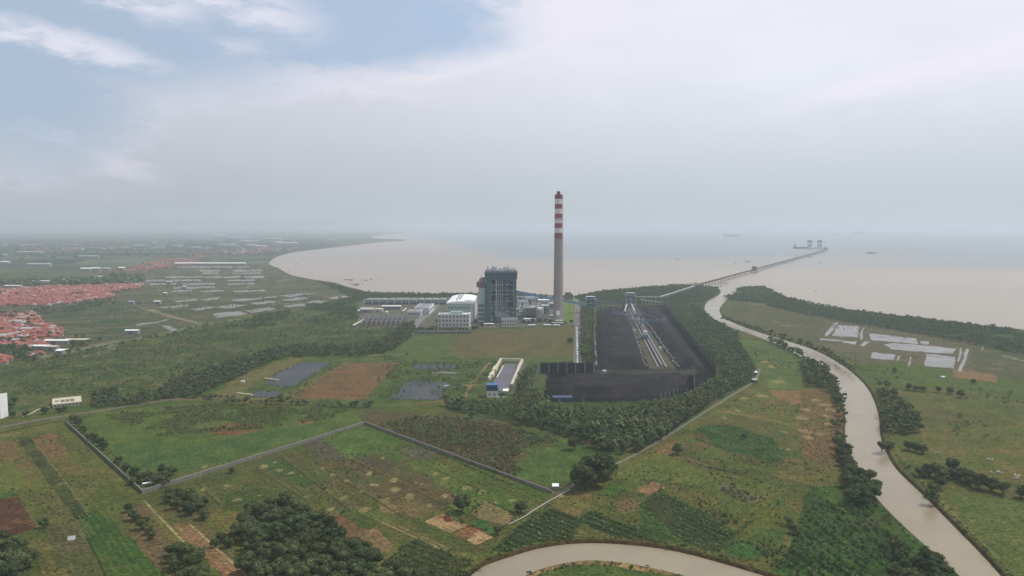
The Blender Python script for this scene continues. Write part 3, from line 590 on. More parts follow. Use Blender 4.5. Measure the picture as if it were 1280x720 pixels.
def strip(name, a, c, z, m):
    """water between two banks as a ribbon, so that long bends triangulate cleanly"""
    n = 90
    def rs(P):
        P = np.array(P); L = np.r_[0, np.cumsum(np.hypot(*np.diff(P, axis=0).T))]; q = np.linspace(0, L[-1], n)
        return np.stack([np.interp(q, L, P[:, 0]), np.interp(q, L, P[:, 1])], 1)
    a, c = rs(a), rs(c); V = [(x, y, z) for x, y in a] + [(x, y, z) for x, y in c]
    me = bpy.data.meshes.new(name); me.from_pydata(V, [], [(i, n + i, n + i + 1, i + 1) for i in range(n - 1)]); me.materials.append(m); me.update()
    if me.polygons[0].normal.z < 0: me.flip_normals()
    return tag(link(name, me), kind='structure')
def off(a, c, k=.03):  # widen a little so that the water runs under the banks
    return a
strip('river', smooth_line(GP(riv_l)), smooth_line(GP(riv_r)), WL, river_m)
strip('river_bend', smooth_line(GP(bend_out)), smooth_line(GP(bend_in)), WL + .01, river_m)
sm = bpy.data.materials.new('sea_water'); sm.use_nodes = True; t = sm.node_tree; B = NB(t); p = t.nodes['Principled BSDF']
p.inputs['Roughness'].default_value = .35; p.inputs['IOR'].default_value = 1.33; p.inputs['Specular IOR Level'].default_value = .3
pos = B.n('ShaderNodeNewGeometry').outputs['Position']; sx = B.n('ShaderNodeSeparateXYZ'); B.put(sx.inputs[0], pos)
mp = B.n('ShaderNodeMapping'); B.put(mp.inputs[0], pos); mp.inputs['Scale'].default_value = (.00045, .0009, 1)
sn = B.noise(mp.outputs[0], 1, 5, .55, .4)
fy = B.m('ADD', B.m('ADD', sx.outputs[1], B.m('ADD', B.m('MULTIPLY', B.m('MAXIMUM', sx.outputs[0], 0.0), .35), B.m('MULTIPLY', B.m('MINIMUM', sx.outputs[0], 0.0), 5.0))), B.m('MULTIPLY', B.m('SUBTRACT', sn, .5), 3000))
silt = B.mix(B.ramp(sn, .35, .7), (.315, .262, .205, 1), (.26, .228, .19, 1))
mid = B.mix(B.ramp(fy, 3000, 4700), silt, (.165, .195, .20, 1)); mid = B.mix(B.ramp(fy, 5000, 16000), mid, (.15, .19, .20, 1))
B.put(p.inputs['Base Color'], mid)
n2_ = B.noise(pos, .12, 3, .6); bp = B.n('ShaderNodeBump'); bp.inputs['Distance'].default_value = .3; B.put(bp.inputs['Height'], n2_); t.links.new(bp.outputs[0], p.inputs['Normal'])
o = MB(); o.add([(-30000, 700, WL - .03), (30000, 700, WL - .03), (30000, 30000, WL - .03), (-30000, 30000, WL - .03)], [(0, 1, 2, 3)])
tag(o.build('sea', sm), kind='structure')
pm = {'dark': water_mat('pond_dark', (.042, .052, .058), (.066, .068, .07), .5, .03), 'mud': water_mat('pond_mud', (.13, .11, .09), (.11, .10, .08), .3, .03),
      'silt': water_mat('pond_silt', (.19, .185, .155), (.13, .13, .11), .3, .03), 'pale': water_mat('pond_pale', (.24, .235, .23), (.18, .175, .175), .3, .03)}
for poly, ck, lb in ponds: flat('pond', GP(poly), .06, pm[ck])

# paved roads with raised edges
road_m = mat('concrete_road', (.22, .21, .185), var=.2, scale=.4); track_m = mat('gravel_track', (.155, .14, .10), var=.3, scale=.5, col2=(.13, .14, .08))
def ribbon(name, pts, width, z, m, it=2, world=False, th=.0):
    P = [Vector((x, y, 0)) for x, y in smooth_line(pts if world else GP(pts), it)]; L = []; Rr = []
    for i, q in enumerate(P):
        d = (P[min(i + 1, len(P) - 1)] - P[max(i - 1, 0)]).normalized(); nn = Vector((-d.y, d.x, 0)) * width / 2
        L.append(q + nn); Rr.append(q - nn)
    bm_ = MB()
    for i in range(len(P) - 1):
        vs = [(L[i].x, L[i].y, z), (Rr[i].x, Rr[i].y, z), (Rr[i + 1].x, Rr[i + 1].y, z), (L[i + 1].x, L[i + 1].y, z)]
        vs += [(x, y, -.3) for x, y, _ in vs]
        bm_.add(vs, [(0, 1, 2, 3), (0, 4, 5, 1), (2, 6, 7, 3)])
    return tag(bm_.build(name, m), kind='structure')
ribbon('access_road', [(698, 617), (726, 601), (765, 583), (795, 568), (822, 553), (850, 535), (891, 509), (920, 491), (938, 481), (948, 470), (949, 460)], 3.0, .16, track_m)
ribbon('belt_track', [(-40, 543), (0, 535.5), (40, 526.5), (100, 517.5), (150, 510), (190, 503), (230, 498)], 3.6, .3, track_m)
ribbon('yard_road', [(722, 455), (722.5, 430), (722.5, 405), (722, 384), (720, 374)], 10, .18, mat('yard_asphalt', (.17, .155, .145), var=.2, scale=.3))
ribbon('plant_road', [(515, 410), (522, 402), (538, 390), (546, 381)], 14, .2, mat('plant_asphalt', (.20, .20, .20), var=.15, scale=.3), 1)
ribbon('garden_path', [(28, 521.5), (40, 517), (47, 512), (55, 510.3), (66, 508.6)], 1.8, .3, mat('cream_paving', (.5, .46, .34)), 2)
ribbon('concrete_channel', [(713, 612), (672, 635), (655, 647), (636, 656)], .9, .4, mat('pale_channel', (.42, .40, .34)), 1)
# ---------------------------------------------------------------- vegetation
def leaf_mat(name, a, c, d, tr=.12):
    m = bpy.data.materials.new(name); m.use_nodes = True; t = m.node_tree; B = NB(t); p = t.nodes['Principled BSDF']
    p.inputs['Roughness'].default_value = .8; p.inputs['Specular IOR Level'].default_value = .15
    g = B.n('ShaderNodeNewGeometry'); n = B.noise(g.outputs['Position'], .11, 3, .6); n2_ = B.noise(g.outputs['Position'], .02, 3, .6)
    cc = B.mix(B.ramp(n, .38, .62), a + (1,), tuple(x * 1.12 for x in c) + (1,)); cc = B.mix(1, cc, ((.82,) * 3 if 'broad' in name else (1.22,) * 3 if 'mangrove' in name else (1.12,) * 3) + (1,), blend='MULTIPLY'); cc = B.mix(B.ramp(n2_, .42, .66, 0, .6), cc, d + (1,)); cc = B.mix(1, cc, (1.08, 1.04, .86, 1), blend='MULTIPLY')
    k = B.m('MULTIPLY', B.ramp(g.outputs['Random Per Island'], 0, 1, .5, 1.5, False), .80)
    k = B.m('MULTIPLY', k, B.ramp(B.n('ShaderNodeObjectInfo').outputs['Random'], 0, 1, .78, 1.3, False))
    mm = B.n('ShaderNodeVectorMath', operation='SCALE'); B.put(mm.inputs[0], cc); B.put(mm.inputs['Scale'], k)
    B.put(p.inputs['Base Color'], mm.outputs[0])
    tl = B.n('ShaderNodeBsdfTranslucent'); B.put(tl.inputs[0], mm.outputs[0]); mxs = B.n('ShaderNodeMixShader'); mxs.inputs[0].default_value = tr
    t.links.new(p.outputs[0], mxs.inputs[1]); t.links.new(tl.outputs[0], mxs.inputs[2]); t.links.new(mxs.outputs[0], t.nodes['Material Output'].inputs[0])
    return m
M_leaf = leaf_mat('broadleaf_foliage', (0.062, 0.098, 0.044), (0.092, 0.13, 0.054), (0.115, 0.135, 0.066))
M_belt = leaf_mat('plantation_foliage', (0.066, 0.104, 0.05), (0.105, 0.14, 0.068), (0.135, 0.155, 0.088))
M_mang = leaf_mat('mangrove_foliage', (0.062, 0.112, 0.05), (0.09, 0.142, 0.062), (0.115, 0.155, 0.074))
M_scrub = leaf_mat('scrub_foliage', (0.092, 0.13, 0.048), (0.145, 0.165, 0.064), (0.16, 0.145, 0.08))
M_dull = leaf_mat('dull_scrub_foliage', (0.125, 0.12, 0.07), (0.165, 0.14, 0.095), (0.11, 0.135, 0.062))
M_crop = leaf_mat('crop_foliage', (.095,.165,.065), (.135,.200,.075), (.155,.185,.085))
M_bark = mat('bark', (.13, .10, .075), var=.4, scale=2)
ICO = None
def ico():
    global ICO
    if ICO is None:
        import bmesh
        bm = bmesh.new(); bmesh.ops.create_icosphere(bm, subdivisions=1, radius=1)
        ICO = (np.array([v.co[:] for v in bm.verts]), np.array([[v.index for v in f.verts] for f in bm.faces])); bm.free()
    return ICO
def clumps(r, h, z0, lobes, leaves, ls, seed, flat_=.75):
    """one crown: triangles only. lobes spread in an ellipsoid, leaf sprays on every lobe"""
    g = np.random.default_rng(seed); iv, if_ = ico(); VV = []; FF = []; o = 0
    cz = z0 + h / 2
    for i in range(lobes):
        a = g.uniform(0, 2 * math.pi); rr = math.sqrt(g.uniform(0, 1)) * .68; q = g.uniform(-.62, .75)
        rr *= math.sqrt(max(.15, 1 - q * q * .8))
        c = np.array([math.cos(a) * rr * r, math.sin(a) * rr * r, cz + q * h / 2])
        lr = r * g.uniform(.27, .46); s = np.array([lr, lr, lr * flat_ * g.uniform(.75, 1.1)])
        v = iv * s * .86 * g.uniform(.82, 1.15, (len(iv), 1)) + c; VV.append(v); FF.append(if_ + o); o += len(v)
        n = leaves
        d = g.normal(size=(n, 3)); d /= np.linalg.norm(d, axis=1)[:, None]; d[:, 2] = np.abs(d[:, 2]) * .9 + d[:, 2] * .25
        pc = c + d * s * g.uniform(.85, 1.12, (n, 1))
        u = g.normal(size=(n, 3)); u = u - d * (u * d).sum(1)[:, None] * .6; u /= np.linalg.norm(u, axis=1)[:, None]
        w = np.cross(d + g.normal(size=(n, 3)) * .45, u); w /= np.linalg.norm(w, axis=1)[:, None] + 1e-6
        L = ls * g.uniform(.6, 1.3, (n, 1))
        tri = np.stack([pc - u * L * .6 - w * L * .35, pc + u * L * .6 - w * L * .3, pc + w * L * .75 + d * L * .2], 1).reshape(-1, 3)
        VV.append(tri); FF.append(np.arange(3 * n).reshape(-1, 3) + o); o += 3 * n
    return np.concatenate(VV), np.concatenate(FF)
def tree_kind(name, m, r, h, th, lobes, leaves, ls, seed):
    """thing > trunk, crown; returns a maker of copies that share meshes"""
    V_, F_ = clumps(r, h, th, lobes, leaves, ls, seed); me = raw_mesh('crown', V_, F_, [m])
    g = random.Random(seed); tb = MB(); top = th + h * .35
    tb.tube((0, 0, -.4), (g.uniform(-.3, .3), g.uniform(-.3, .3), top), r * .085, r * .04, 7)
    for i in range(4):
        a = i * 1.6 + g.uniform(-.4, .4); tb.tube((0, 0, th * .7), (math.cos(a) * r * .5, math.sin(a) * r * .5, th + h * .45), r * .04, r * .015, 5)
    tm = tb.build('trunk', M_bark); tme = tm.data; bpy.data.objects.remove(tm)
    return (name, me, tme, r, th + h)
def put_tree(kind, x, y, s, label, group, rz=None, sz=1.0, z=0.0):
    e = empty(kind[0], (x, y, z), random.uniform(0, 6.28) if rz is None else rz, label, 'tree' if 'bush' not in kind[0] else 'bush', group); e.scale = (s, s, s * sz)
    link('crown', kind[1], e); link('trunk', kind[2], e); return e
K_leaf = [tree_kind('leafy_tree', M_leaf, 5, 6.4, 1.6, 17, 95, .62, 100 + i) for i in range(5)]
K_big = [tree_kind('large_leafy_tree', M_leaf, 7.5, 10, 2.6, 30, 120, .75, 200 + i) for i in range(3)]
K_bush = [tree_kind('round_bush', M_scrub, 2.2, 2.4, .1, 9, 60, .4, 300 + i) for i in range(3)]
K_belt = [tree_kind('plantation_tree', M_belt, 3.6, 7.4, 1.4, 14, 60, .55, 400 + i) for i in range(4)]
K_palm = None
# cheap crowns for the masses that nobody could count
def variants(r, h, z0, lobes, leaves, ls, seed, n=6): return [clumps(r, h, z0, lobes, leaves, ls, seed + i) for i in range(n)]
LO_tree = variants(4.2, 6.6, 1.0, 6, 13, 1.15, 500)
LO_cone = []
for V_, F_ in variants(3.4, 8.4, .6, 7, 12, 1.0, 550):
    V2 = V_.copy(); k = 1.15 - .62 * np.clip(V2[:, 2] / 9, 0, 1); V2[:, 0] *= k; V2[:, 1] *= k; LO_cone.append((V2, F_))
LO_bush = variants(1.7, 2.0, -.2, 3, 10, .62, 600)
LO_far = variants(9, 7, -.5, 5, 7, 3.2, 700)
LO_crop = variants(.75, 1.5, -.1, 1, 14, .75, 800)
def mass(name, pts, vars_, m, smin=.7, smax=1.3, zs=(.8, 1.25)):
    """pts (n,2) -> one mesh of many plants"""
    pts = np.asarray(pts); 
    if len(pts) == 0: return
    VV = []; FF = []; o = 0; g = rng
    ch = g.integers(0, len(vars_), len(pts))
    for vi, (v, f) in enumerate(vars_):
        k = pts[ch == vi]
        if len(k) == 0: continue
        n = len(k); a = g.uniform(0, 2 * math.pi, n); s = g.uniform(smin, smax, n); z = s * g.uniform(zs[0], zs[1], n)
        ca, sa = np.cos(a) * s, np.sin(a) * s
        X = v[None, :, 0] * ca[:, None] - v[None, :, 1] * sa[:, None] + k[:, 0:1]; Y = v[None, :, 0] * sa[:, None] + v[None, :, 1] * ca[:, None] + k[:, 1:2]
        Z = v[None, :, 2] * z[:, None]
        VV.append(np.stack([X, Y, Z], -1).reshape(-1, 3)); FF.append((f[None] + (np.arange(n) * len(v))[:, None, None] + o).reshape(-1, 3)); o += n * len(v)
    me = raw_mesh(name, np.concatenate(VV), np.concatenate(FF), [m]); return tag(link(name, me), kind='stuff')
def scatter(poly, sp_, jit=.45, thin=None, world=False, seed=0):
    P = np.array(poly if world else GP(poly)); x0, y0 = P.min(0); x1, y1 = P.max(0)
    X, Y = np.meshgrid(np.arange(x0, x1, sp_), np.arange(y0, y1, sp_)); X = X.ravel(); Y = Y.ravel()
    X = X + rng.uniform(-jit, jit, len(X)) * sp_; Y = Y + rng.uniform(-jit, jit, len(Y)) * sp_
    m = pip(X, Y, P)
    if thin is not None: sc_, th_ = thin; m &= fbm(X, Y, sc_, 77 + seed, 3) > th_
    return np.stack([X[m], Y[m]], 1)
def along(pts, sp_, jit=0, world=False, it=1):
    P = np.array(smooth_line(pts if world else GP(pts), it)); L = np.r_[0, np.cumsum(np.hypot(*np.diff(P, axis=0).T))]; q = np.arange(sp_ / 2, L[-1], sp_) + rng.uniform(-.3, .3, len(np.arange(sp_ / 2, L[-1], sp_))) * sp_
    return np.stack([np.interp(q, L, P[:, 0]) + rng.uniform(-jit, jit, len(q)), np.interp(q, L, P[:, 1]) + rng.uniform(-jit, jit, len(q))], 1)

belt_all = [(556, 505), (600, 511), (640, 511), (650, 480), (658, 466), (668, 462), (664, 494), (694, 514), (762, 517), (826, 511), (862, 497), (884, 484), (905, 472), (900, 461), (860, 419), (830, 382), (850, 380), (885, 420), (912, 448), (940, 462), (938, 477), (888, 503), (851, 528), (819, 550), (797, 563), (762, 566), (726, 548), (691, 534), (638, 527), (607, 517), (556, 513)]
B1 = scatter(belt_all, 6.2)
riv_wedge = [(832, 381), (866, 358), (898, 360), (899, 366), (880, 376), (877, 388), (893, 402), (925, 417), (922, 424), (935, 445), (942, 458), (912, 447), (885, 419), (850, 380)]
B2 = scatter(riv_wedge, 6.4, thin=(60, .3))
B3 = scatter([(727, 386), (741, 386), (743, 465), (726, 450), (726, 420)], 5.8)
B3b = scatter([(650, 500), (655, 472), (664, 466), (664, 490), (690, 512), (655, 512)], 5.6)
mang = scatter([(717, 371), (735, 367.5), (755, 364), (790, 361), (840, 356.5), (866, 357), (832, 380), (742, 381)], 6.6, thin=(80, .22))
mang2 = scatter([(455, 366), (540, 368), (600, 368), (645, 368), (700, 370.5), (712, 372), (700, 373), (600, 374), (560, 371.5), (470, 371.5)], 6.5)
lpoly = [(205, 481), (240, 470), (262, 462), (300, 452), (335, 440), (365, 433.5), (420, 434.5), (460, 431.5), (485, 423), (500, 411), (517, 403.5), (518, 411), (512, 424), (490, 439), (470, 444), (420, 445.5), (362, 446), (340, 452), (300, 471), (250, 495), (205, 499)]
B4 = scatter(lpoly, 5.8)
B4b = scatter([(115, 494), (125, 489), (140, 488), (150, 498), (205, 492), (215, 497), (200, 503), (150, 509), (118, 510)], 6.2)
row1 = np.concatenate([along([(280, 505), (332, 505), (384, 506)], 5), along([(396, 509), (430, 509), (466, 509)], 5.5), along([(236, 497), (258, 499), (290, 501)], 6)])
mass('plantation_trees_massed', np.concatenate([B1, B3, B3b]), LO_cone + LO_tree[:3], M_belt, .65, 1.4)
mass('windbreak_trees_massed', np.concatenate([B4, B4b, row1]), LO_tree, M_belt, .6, 1.15, (.6, 1.0))
mg = [B2, mang, mang2]
mg.append(scatter([(905, 372), (925, 360), (955, 358.5), (985, 373), (1060, 388), (1285, 414), (1420, 432), (1420, 462), (1280, 444), (1180, 424), (1130, 415), (1060, 403), (990, 390), (940, 378), (915, 376)], 6.6, thin=(70, .27)))
mg.append(scatter([(395, 351), (455, 366), (470, 371), (452, 376), (440, 392), (400, 386), (380, 382), (440, 372)], 7.5, thin=(60, .42)))
mg.append(scatter([(282, 408), (330, 393), (400, 384), (440, 380), (450, 398), (420, 403), (360, 405), (310, 412)], 7.5, thin=(45, .56)))
mass('mangrove_trees_massed', np.concatenate(mg), LO_tree, M_mang, .55, 1.1, (.4, .8))
# riverside and other tree masses seen as one wood
rv = []
rv.append(scatter([(1002, 455), (1012, 452), (1030, 462), (1046, 480), (1054, 500), (1055, 515), (1046, 510), (1040, 495), (1022, 484), (1007, 483)], 6))
rv.append(along([(960, 427), (975, 432), (1005, 449)], 6, 2)); rv.append(scatter([(1044, 515), (1054, 518), (1054, 545), (1056, 560), (1044, 556), (1041, 530)], 6, thin=(20, .4)))
rv.append(scatter([(1094, 482), (1110, 482), (1122, 500), (1140, 515), (1153, 527), (1150, 541), (1128, 548), (1106, 545), (1104, 520)], 6.2, thin=(24, .3)))
rv.append(along([(900, 399), (921, 406), (962, 420), (1020, 438), (1045, 451), (1066, 465)], 9, 2))
mass('riverside_trees_massed', np.concatenate(rv), LO_tree, M_leaf, .7, 1.2)
# scrub
sc = [scatter([(-150, 470), (0, 460), (130, 436), (262, 408), (400, 390), (440, 384), (452, 400), (500, 410), (480, 425), (430, 433), (340, 440), (240, 472), (180, 488), (110, 492), (60, 495), (0, 492), (-150, 510)], 4.2, thin=(30, .44)),
      scatter([(150, 512), (260, 505), (440, 512), (410, 524), (330, 536), (200, 545), (185, 540), (130, 520)], 2.3, thin=(22, .42)),
      scatter([(478, 441), (510, 452), (516, 453), (572, 453), (625, 451), (613, 470), (590, 488), (585, 500), (550, 500), (566, 480), (508, 475), (490, 497), (460, 499), (485, 470)], 4.2, thin=(18, .47)),
      scatter([(418, 455), (434, 454), (366, 499), (350, 499)], 4.5, thin=(10, .45)),
      scatter([(930, 375), (1060, 400), (1280, 436), (1280, 450), (1130, 425), (1000, 405), (915, 390)], 9, thin=(60, .55)),
      scatter([(1045, 440), (1090, 455), (1150, 470), (1100, 485), (1085, 475)], 6, thin=(20, .5)),
      along([(1102, 485), (1106, 505), (1110, 545), (1124, 575), (1160, 612), (1208, 662), (1258, 715), (1285, 745)], 4.5, 1.6),
      scatter([(1195, 640), (1280, 660), (1290, 720), (1270, 735), (1220, 680)], 6, thin=(12, .6)),
      along([(592, 714), (625, 692), (665, 680), (702, 673.5), (740, 671.5), (780, 673.5), (820, 677.5), (860, 685), (902, 696), (960, 713)], 3.0, 1.0), along([(660, 722), (700, 707), (752, 703), (835, 718), (880, 730)], 2.2, 2.2),
      scatter([(90, 532), (110, 540), (180, 600), (215, 608), (178, 616), (86, 531)], 3.6, thin=(9, .42)),
      scatter([(860, 590), (905, 560), (985, 590), (960, 612), (900, 604)], 4.6, thin=(16, .55)), scatter([(925, 430), (1000, 452), (1008, 480), (960, 470)], 6, thin=(16, .55))]
mass('low_scrub', np.concatenate(sc), LO_bush, M_scrub, .35, 1.15, (.45, 1.0))
mass('scrub_thickets', np.concatenate([scatter([(-150, 470), (0, 457), (130, 434), (262, 405), (330, 396), (400, 388), (440, 386), (452, 400), (500, 410), (480, 425), (430, 432), (340, 438), (240, 470), (180, 486), (110, 492), (0, 492), (-150, 510)], 7.5, thin=(35, .52)),
    scatter([(470, 532), (520, 520), (600, 524), (690, 548), (640, 575), (640, 598), (600, 585)], 7, thin=(16, .58)), scatter([(480, 453), (625, 453), (585, 500), (455, 500)], 8, thin=(14, .58)), scatter([(180, 333), (340, 331), (440, 372), (380, 392), (160, 400), (80, 420)], 16, thin=(50, .55)), scatter([(1100, 480), (1280, 484), (1290, 560), (1170, 540)], 11, thin=(30, .58))]), LO_tree, M_mang, .22, .6, (.5, 1.0))
sc2 = [scatter([(470, 532), (520, 520), (600, 524), (690, 548), (700, 552), (660, 560), (640, 575), (655, 588), (640, 598), (600, 585)], 2.4, thin=(16, .36)), scatter([(890, 607), (905, 603), (955, 622), (948, 633), (915, 622)], 2.6, thin=(5, .4)),
       scatter([(730, 552), (745, 548), (760, 560), (735, 565)], 5), scatter([(180, 380), (270, 380), (330, 372), (400, 360), (380, 375), (250, 395)], 9, thin=(30, .55))]
mass('dull_bushes', np.concatenate(sc2), LO_bush, M_dull, .4, 1.1, (.5, 1.0))
# field crops in rows
def crop_rows(poly, p0, p1, row, plant, thin=None, gap=None):
    P = np.array(GP(poly)); a = np.array(G(*p0)); d = np.array(G(*p1)) - a; d /= np.linalg.norm(d); n = np.array([-d[1], d[0]])
    u = (P - a) @ d; v = (P - a) @ n; U, Vv = np.meshgrid(np.arange(u.min(), u.max(), plant), np.arange(v.min(), v.max(), row))
    U = U + rng.uniform(-.3, .3, U.shape) * plant; Vv = Vv + rng.normal(0, .12, U.shape) * row
    q = a + U.ravel()[:, None] * d + Vv.ravel()[:, None] * n; m = pip(q[:, 0], q[:, 1], P)
    if thin: m &= fbm(q[:, 0], q[:, 1], thin[0], 91, 3) > thin[1]
    return q[m]
cr = [crop_rows([(716, 648), (742, 638), (832, 678), (775, 674)], (725, 645), (800, 672), 5.4, 1.1),
      crop_rows([(612, 690), (650, 655), (690, 634), (730, 650), (716, 672), (665, 679), (630, 690)], (650, 660), (690, 676), 4.6, 1.3, (12, .22)),
      crop_rows([(480, 700), (520, 672), (560, 690), (590, 700), (575, 722), (500, 724)], (500, 684), (560, 705), 4.6, 1.4, (10, .2)),
      crop_rows([(802, 634), (825, 614), (880, 642), (916, 666), (900, 690), (858, 681)], (802, 634), (900, 680), 4.2, 1.3, (14, .36)),
      crop_rows([(866, 540), (880, 532), (912, 532), (966, 548), (985, 570), (970, 584), (940, 570), (900, 562), (876, 548)], (876, 535), (960, 556), 5.6, 1.8, (16, .38)),
      crop_rows([(832, 612), (860, 616), (920, 645), (912, 655), (880, 640)], (832, 612), (912, 655), 4.4, 3.6, (7, .4))]
mass('row_crops', np.concatenate(cr), LO_crop, M_crop, .7, 1.25, (.7, 1.0))
hedges = [[(800, 632), (826, 612)], [(922, 668), (934, 655), (940, 650)], [(904, 685), (922, 676), (940, 680), (957, 687), (946, 700)], [(915, 697), (930, 700), (946, 701)], [(826, 612), (832, 616)], [(1006, 620), (1008, 640)], [(1012, 608), (1036, 618)], [(1010, 617), (1040, 628)], [(1012, 626), (1050, 638)], [(985, 655), (992, 660)], [(872, 536), (905, 548), (940, 558)], [(868, 548), (900, 560)],
          [(692, 628), (652, 656), (618, 688)], [(745, 619), (770, 621)], [(768, 622), (784, 612)], [(612, 628), (646, 643), (640, 652)], [(588, 640), (600, 632)], [(566, 648), (590, 658), (612, 664)], [(520, 556), (548, 566), (600, 590), (640, 606)], [(1000, 668), (1040, 680), (1080, 700)], [(985, 690), (1030, 702), (1060, 716)], [(800, 600), (840, 604), (880, 612)], [(850, 573), (884, 584), (920, 592)], [(530, 688), (560, 700)], [(96, 650), (60, 657)], [(120, 640), (88, 652)]]
mass('hedge_bushes', np.concatenate([along(h_, 1.7, .5) for h_ in hedges]), LO_bush, M_mang, .4, .9, (.7, 1.2))
tf = [scatter([(830, 614), (862, 616), (925, 640), (930, 655), (900, 652), (860, 636)], 3.2, thin=(6, .4)), scatter([(740, 628), (790, 622), (800, 640), (770, 645)], 4.5, thin=(6, .5)), scatter([(900, 612), (960, 600), (1000, 612), (1000, 650), (940, 640)], 7, thin=(10, .5)), scatter([(760, 640), (800, 640), (860, 680), (800, 676)], 3.0, thin=(8, .45)), scatter([(880, 560), (985, 560), (1045, 600), (980, 605)], 5, thin=(14, .5)),
      scatter([(690, 625), (765, 586), (850, 540), (943, 486), (1046, 500), (1050, 560), (1040, 606), (960, 700), (700, 672)], 5.5, thin=(24, .5)), scatter([(205, 616), (456, 533), (688, 619), (610, 688), (440, 660)], 5.5, thin=(22, .53)), scatter([(0, 560), (80, 535), (175, 620), (250, 722), (0, 722)], 5, thin=(22, .54))]
mass('field_tufts', np.concatenate(tf), LO_bush, M_mang, .25, .75, (.6, 1.1))
pe = []
for poly, ck, lb in ponds:
    if ck == 'dark': pe.append(along(poly + poly[:1], 2.4, 2.2, it=0))
mass('pond_reeds', np.concatenate(pe), LO_bush, M_scrub, .3, .8, (.6, 1.1))
ba = [crop_rows([(986, 690), (1000, 662), (1008, 634), (1040, 628), (1080, 640), (1130, 680), (1180, 722), (1040, 740), (962, 716)], (1000, 640), (1070, 690), 5.6, 2.6, (12, .33)),
      scatter([(1055, 610), (1090, 622), (1125, 654), (1158, 684), (1200, 722), (1150, 724), (1100, 700), (1075, 660)], 5, thin=(16, .38)),
      scatter([(885, 640), (918, 645), (924, 665), (900, 668)], 4, thin=(8, .4)), crop_rows([(945, 682), (960, 678), (1040, 712), (1000, 728), (950, 706)], (950, 690), (1020, 720), 4.4, 3.0, (8, .35))]
mass('banana_plants', np.concatenate(ba), LO_bush, M_mang, .6, 1.25, (.9, 1.5))

# trees one can tell apart
def grove(poly, sp_, kinds, smin, smax, label, group, lim=999, jit=.4, thin=None, pts=None):
    q = scatter(poly, sp_, jit, thin) if pts is None else pts
    q = q[np.argsort(q[:, 1])][:lim]
    for i, (x, y) in enumerate(q): put_tree(kinds[i % len(kinds)], x, y, random.uniform(smin, smax), label, group, sz=random.uniform(.85, 1.15))
    return len(q)
nt_ = 0
nt_ += grove([(288, 652), (310, 640), (350, 634), (385, 645), (430, 674), (460, 696), (500, 722), (590, 742), (560, 780), (330, 780), (310, 730), (303, 690)], 7.2, K_leaf, .62, 1.2, 'leafy tree in the dense dark grove beside the small strip fields', 'trees of the dark grove')
nt_ += grove([(208, 694), (216, 686), (240, 688), (258, 704), (268, 735), (218, 735)], 6.2, K_leaf, .5, .9, 'leafy tree in the round clump beside the reddish earth strip', 'trees beside the reddish strip')
nt_ += grove([(-40, 690), (0, 683), (30, 686), (42, 705), (40, 735), (-40, 740)], 7, K_leaf, .75, 1.1, 'dark leafy tree clumped below the green and brown plots', 'trees below the green plots')
nt_ += grove([(205, 615), (235, 622), (262, 630), (255, 652), (232, 650), (210, 632)], 6.5, K_leaf, .5, .8, 'grey green tree in the loose row just below the wall corner', 'trees below the wall corner')
nt_ += grove(None, 0, K_leaf, .45, .7, 'small tree in the short row between two bare earth plots', 'trees between bare plots', pts=np.array(GP([(160, 640), (166, 650), (172, 652), (178, 662), (186, 668), (190, 674), (182, 655), (268, 684), (276, 678), (286, 684), (292, 676)])))
nt_ += grove(None, 0, K_leaf, .55, .85, 'bushy tree inside the walled meadow near its lower corner', 'trees near the lower wall corner', pts=np.array(GP([(168, 598), (175, 602), (184, 603), (203, 592), (210, 598), (206, 607), (216, 594), (158, 589), (165, 606), (196, 606)])))
nt_ += grove(None, 0, K_leaf, .5, .85, 'bushy grey tree beside the long dark green wall', 'trees beside the mossy wall', pts=np.array(GP([(118, 553), (124, 558), (130, 562), (110, 548), (98, 533), (93, 528), (104, 540), (148, 582)])))
for (px, py, s, lb) in ((744, 606, 1.45, 'largest dark tree of the pair beside the lane, nearest the white hut'), (728, 612, 1.15, 'dark tree at the left of the big pair beside the lane'), (757, 598, 1.05, 'smaller dark tree behind the big pair beside the lane')):
    put_tree(K_big[0 if s > 1.3 else 1 if s > 1.1 else 2], *G(px, py), s, lb, None)
put_tree(K_big[1], *G(578, 640), .70, 'single dark round tree above the sandy square plots', None, sz=1.05)
put_tree(K_leaf[1], *G(651, 641), .8, 'small dark tree at the end of the concrete channel', None)
put_tree(K_leaf[2], *G(718, 562), 1.0, 'pale green rounded tree standing just in front of the tree belt', None)
put_tree(K_leaf[3], *G(847, 568), .9, 'small dark tree alone on the bare corner by the lane', None)
put_tree(K_leaf[0], *G(930, 549), .5, 'tiny tree in the middle of the bright green crop field', None)
put_tree(K_leaf[4], *G(55, 660), .6, 'small round tree at the corner of the dark red plot', None)
put_tree(K_leaf[1], *G(290, 591), .4, 'small bush-like tree among straw patches below the wall', None)
put_tree(K_leaf[2], *G(985, 657), .55, 'low dark tree at the edge of the banana plot', None); put_tree(K_leaf[0], *G(992, 667), .6, 'wider dark tree just below the low tree by the banana plot', None)
put_tree(K_leaf[3], *G(712, 430), 1.0, 'single dark tree on the lawn beside the yard road', None)
put_tree(K_leaf[1], *G(714, 404), .7, 'small tree to the right of the chimney foot, nearer the road', None); put_tree(K_leaf[1], *G(707, 405), .55, 'small tree close to the right of the chimney foot', None)
put_tree(K_bush[0], *G(509, 443.5), 1.1, 'single bush on the pale lawn above the ponds', None); put_tree(K_leaf[0], *G(590, 523), .7, 'dark tree on the purple scrub meadow below the belt', None)
put_tree(K_leaf[2], *G(622, 668), .5, 'small tree beside the green garden squares', None)
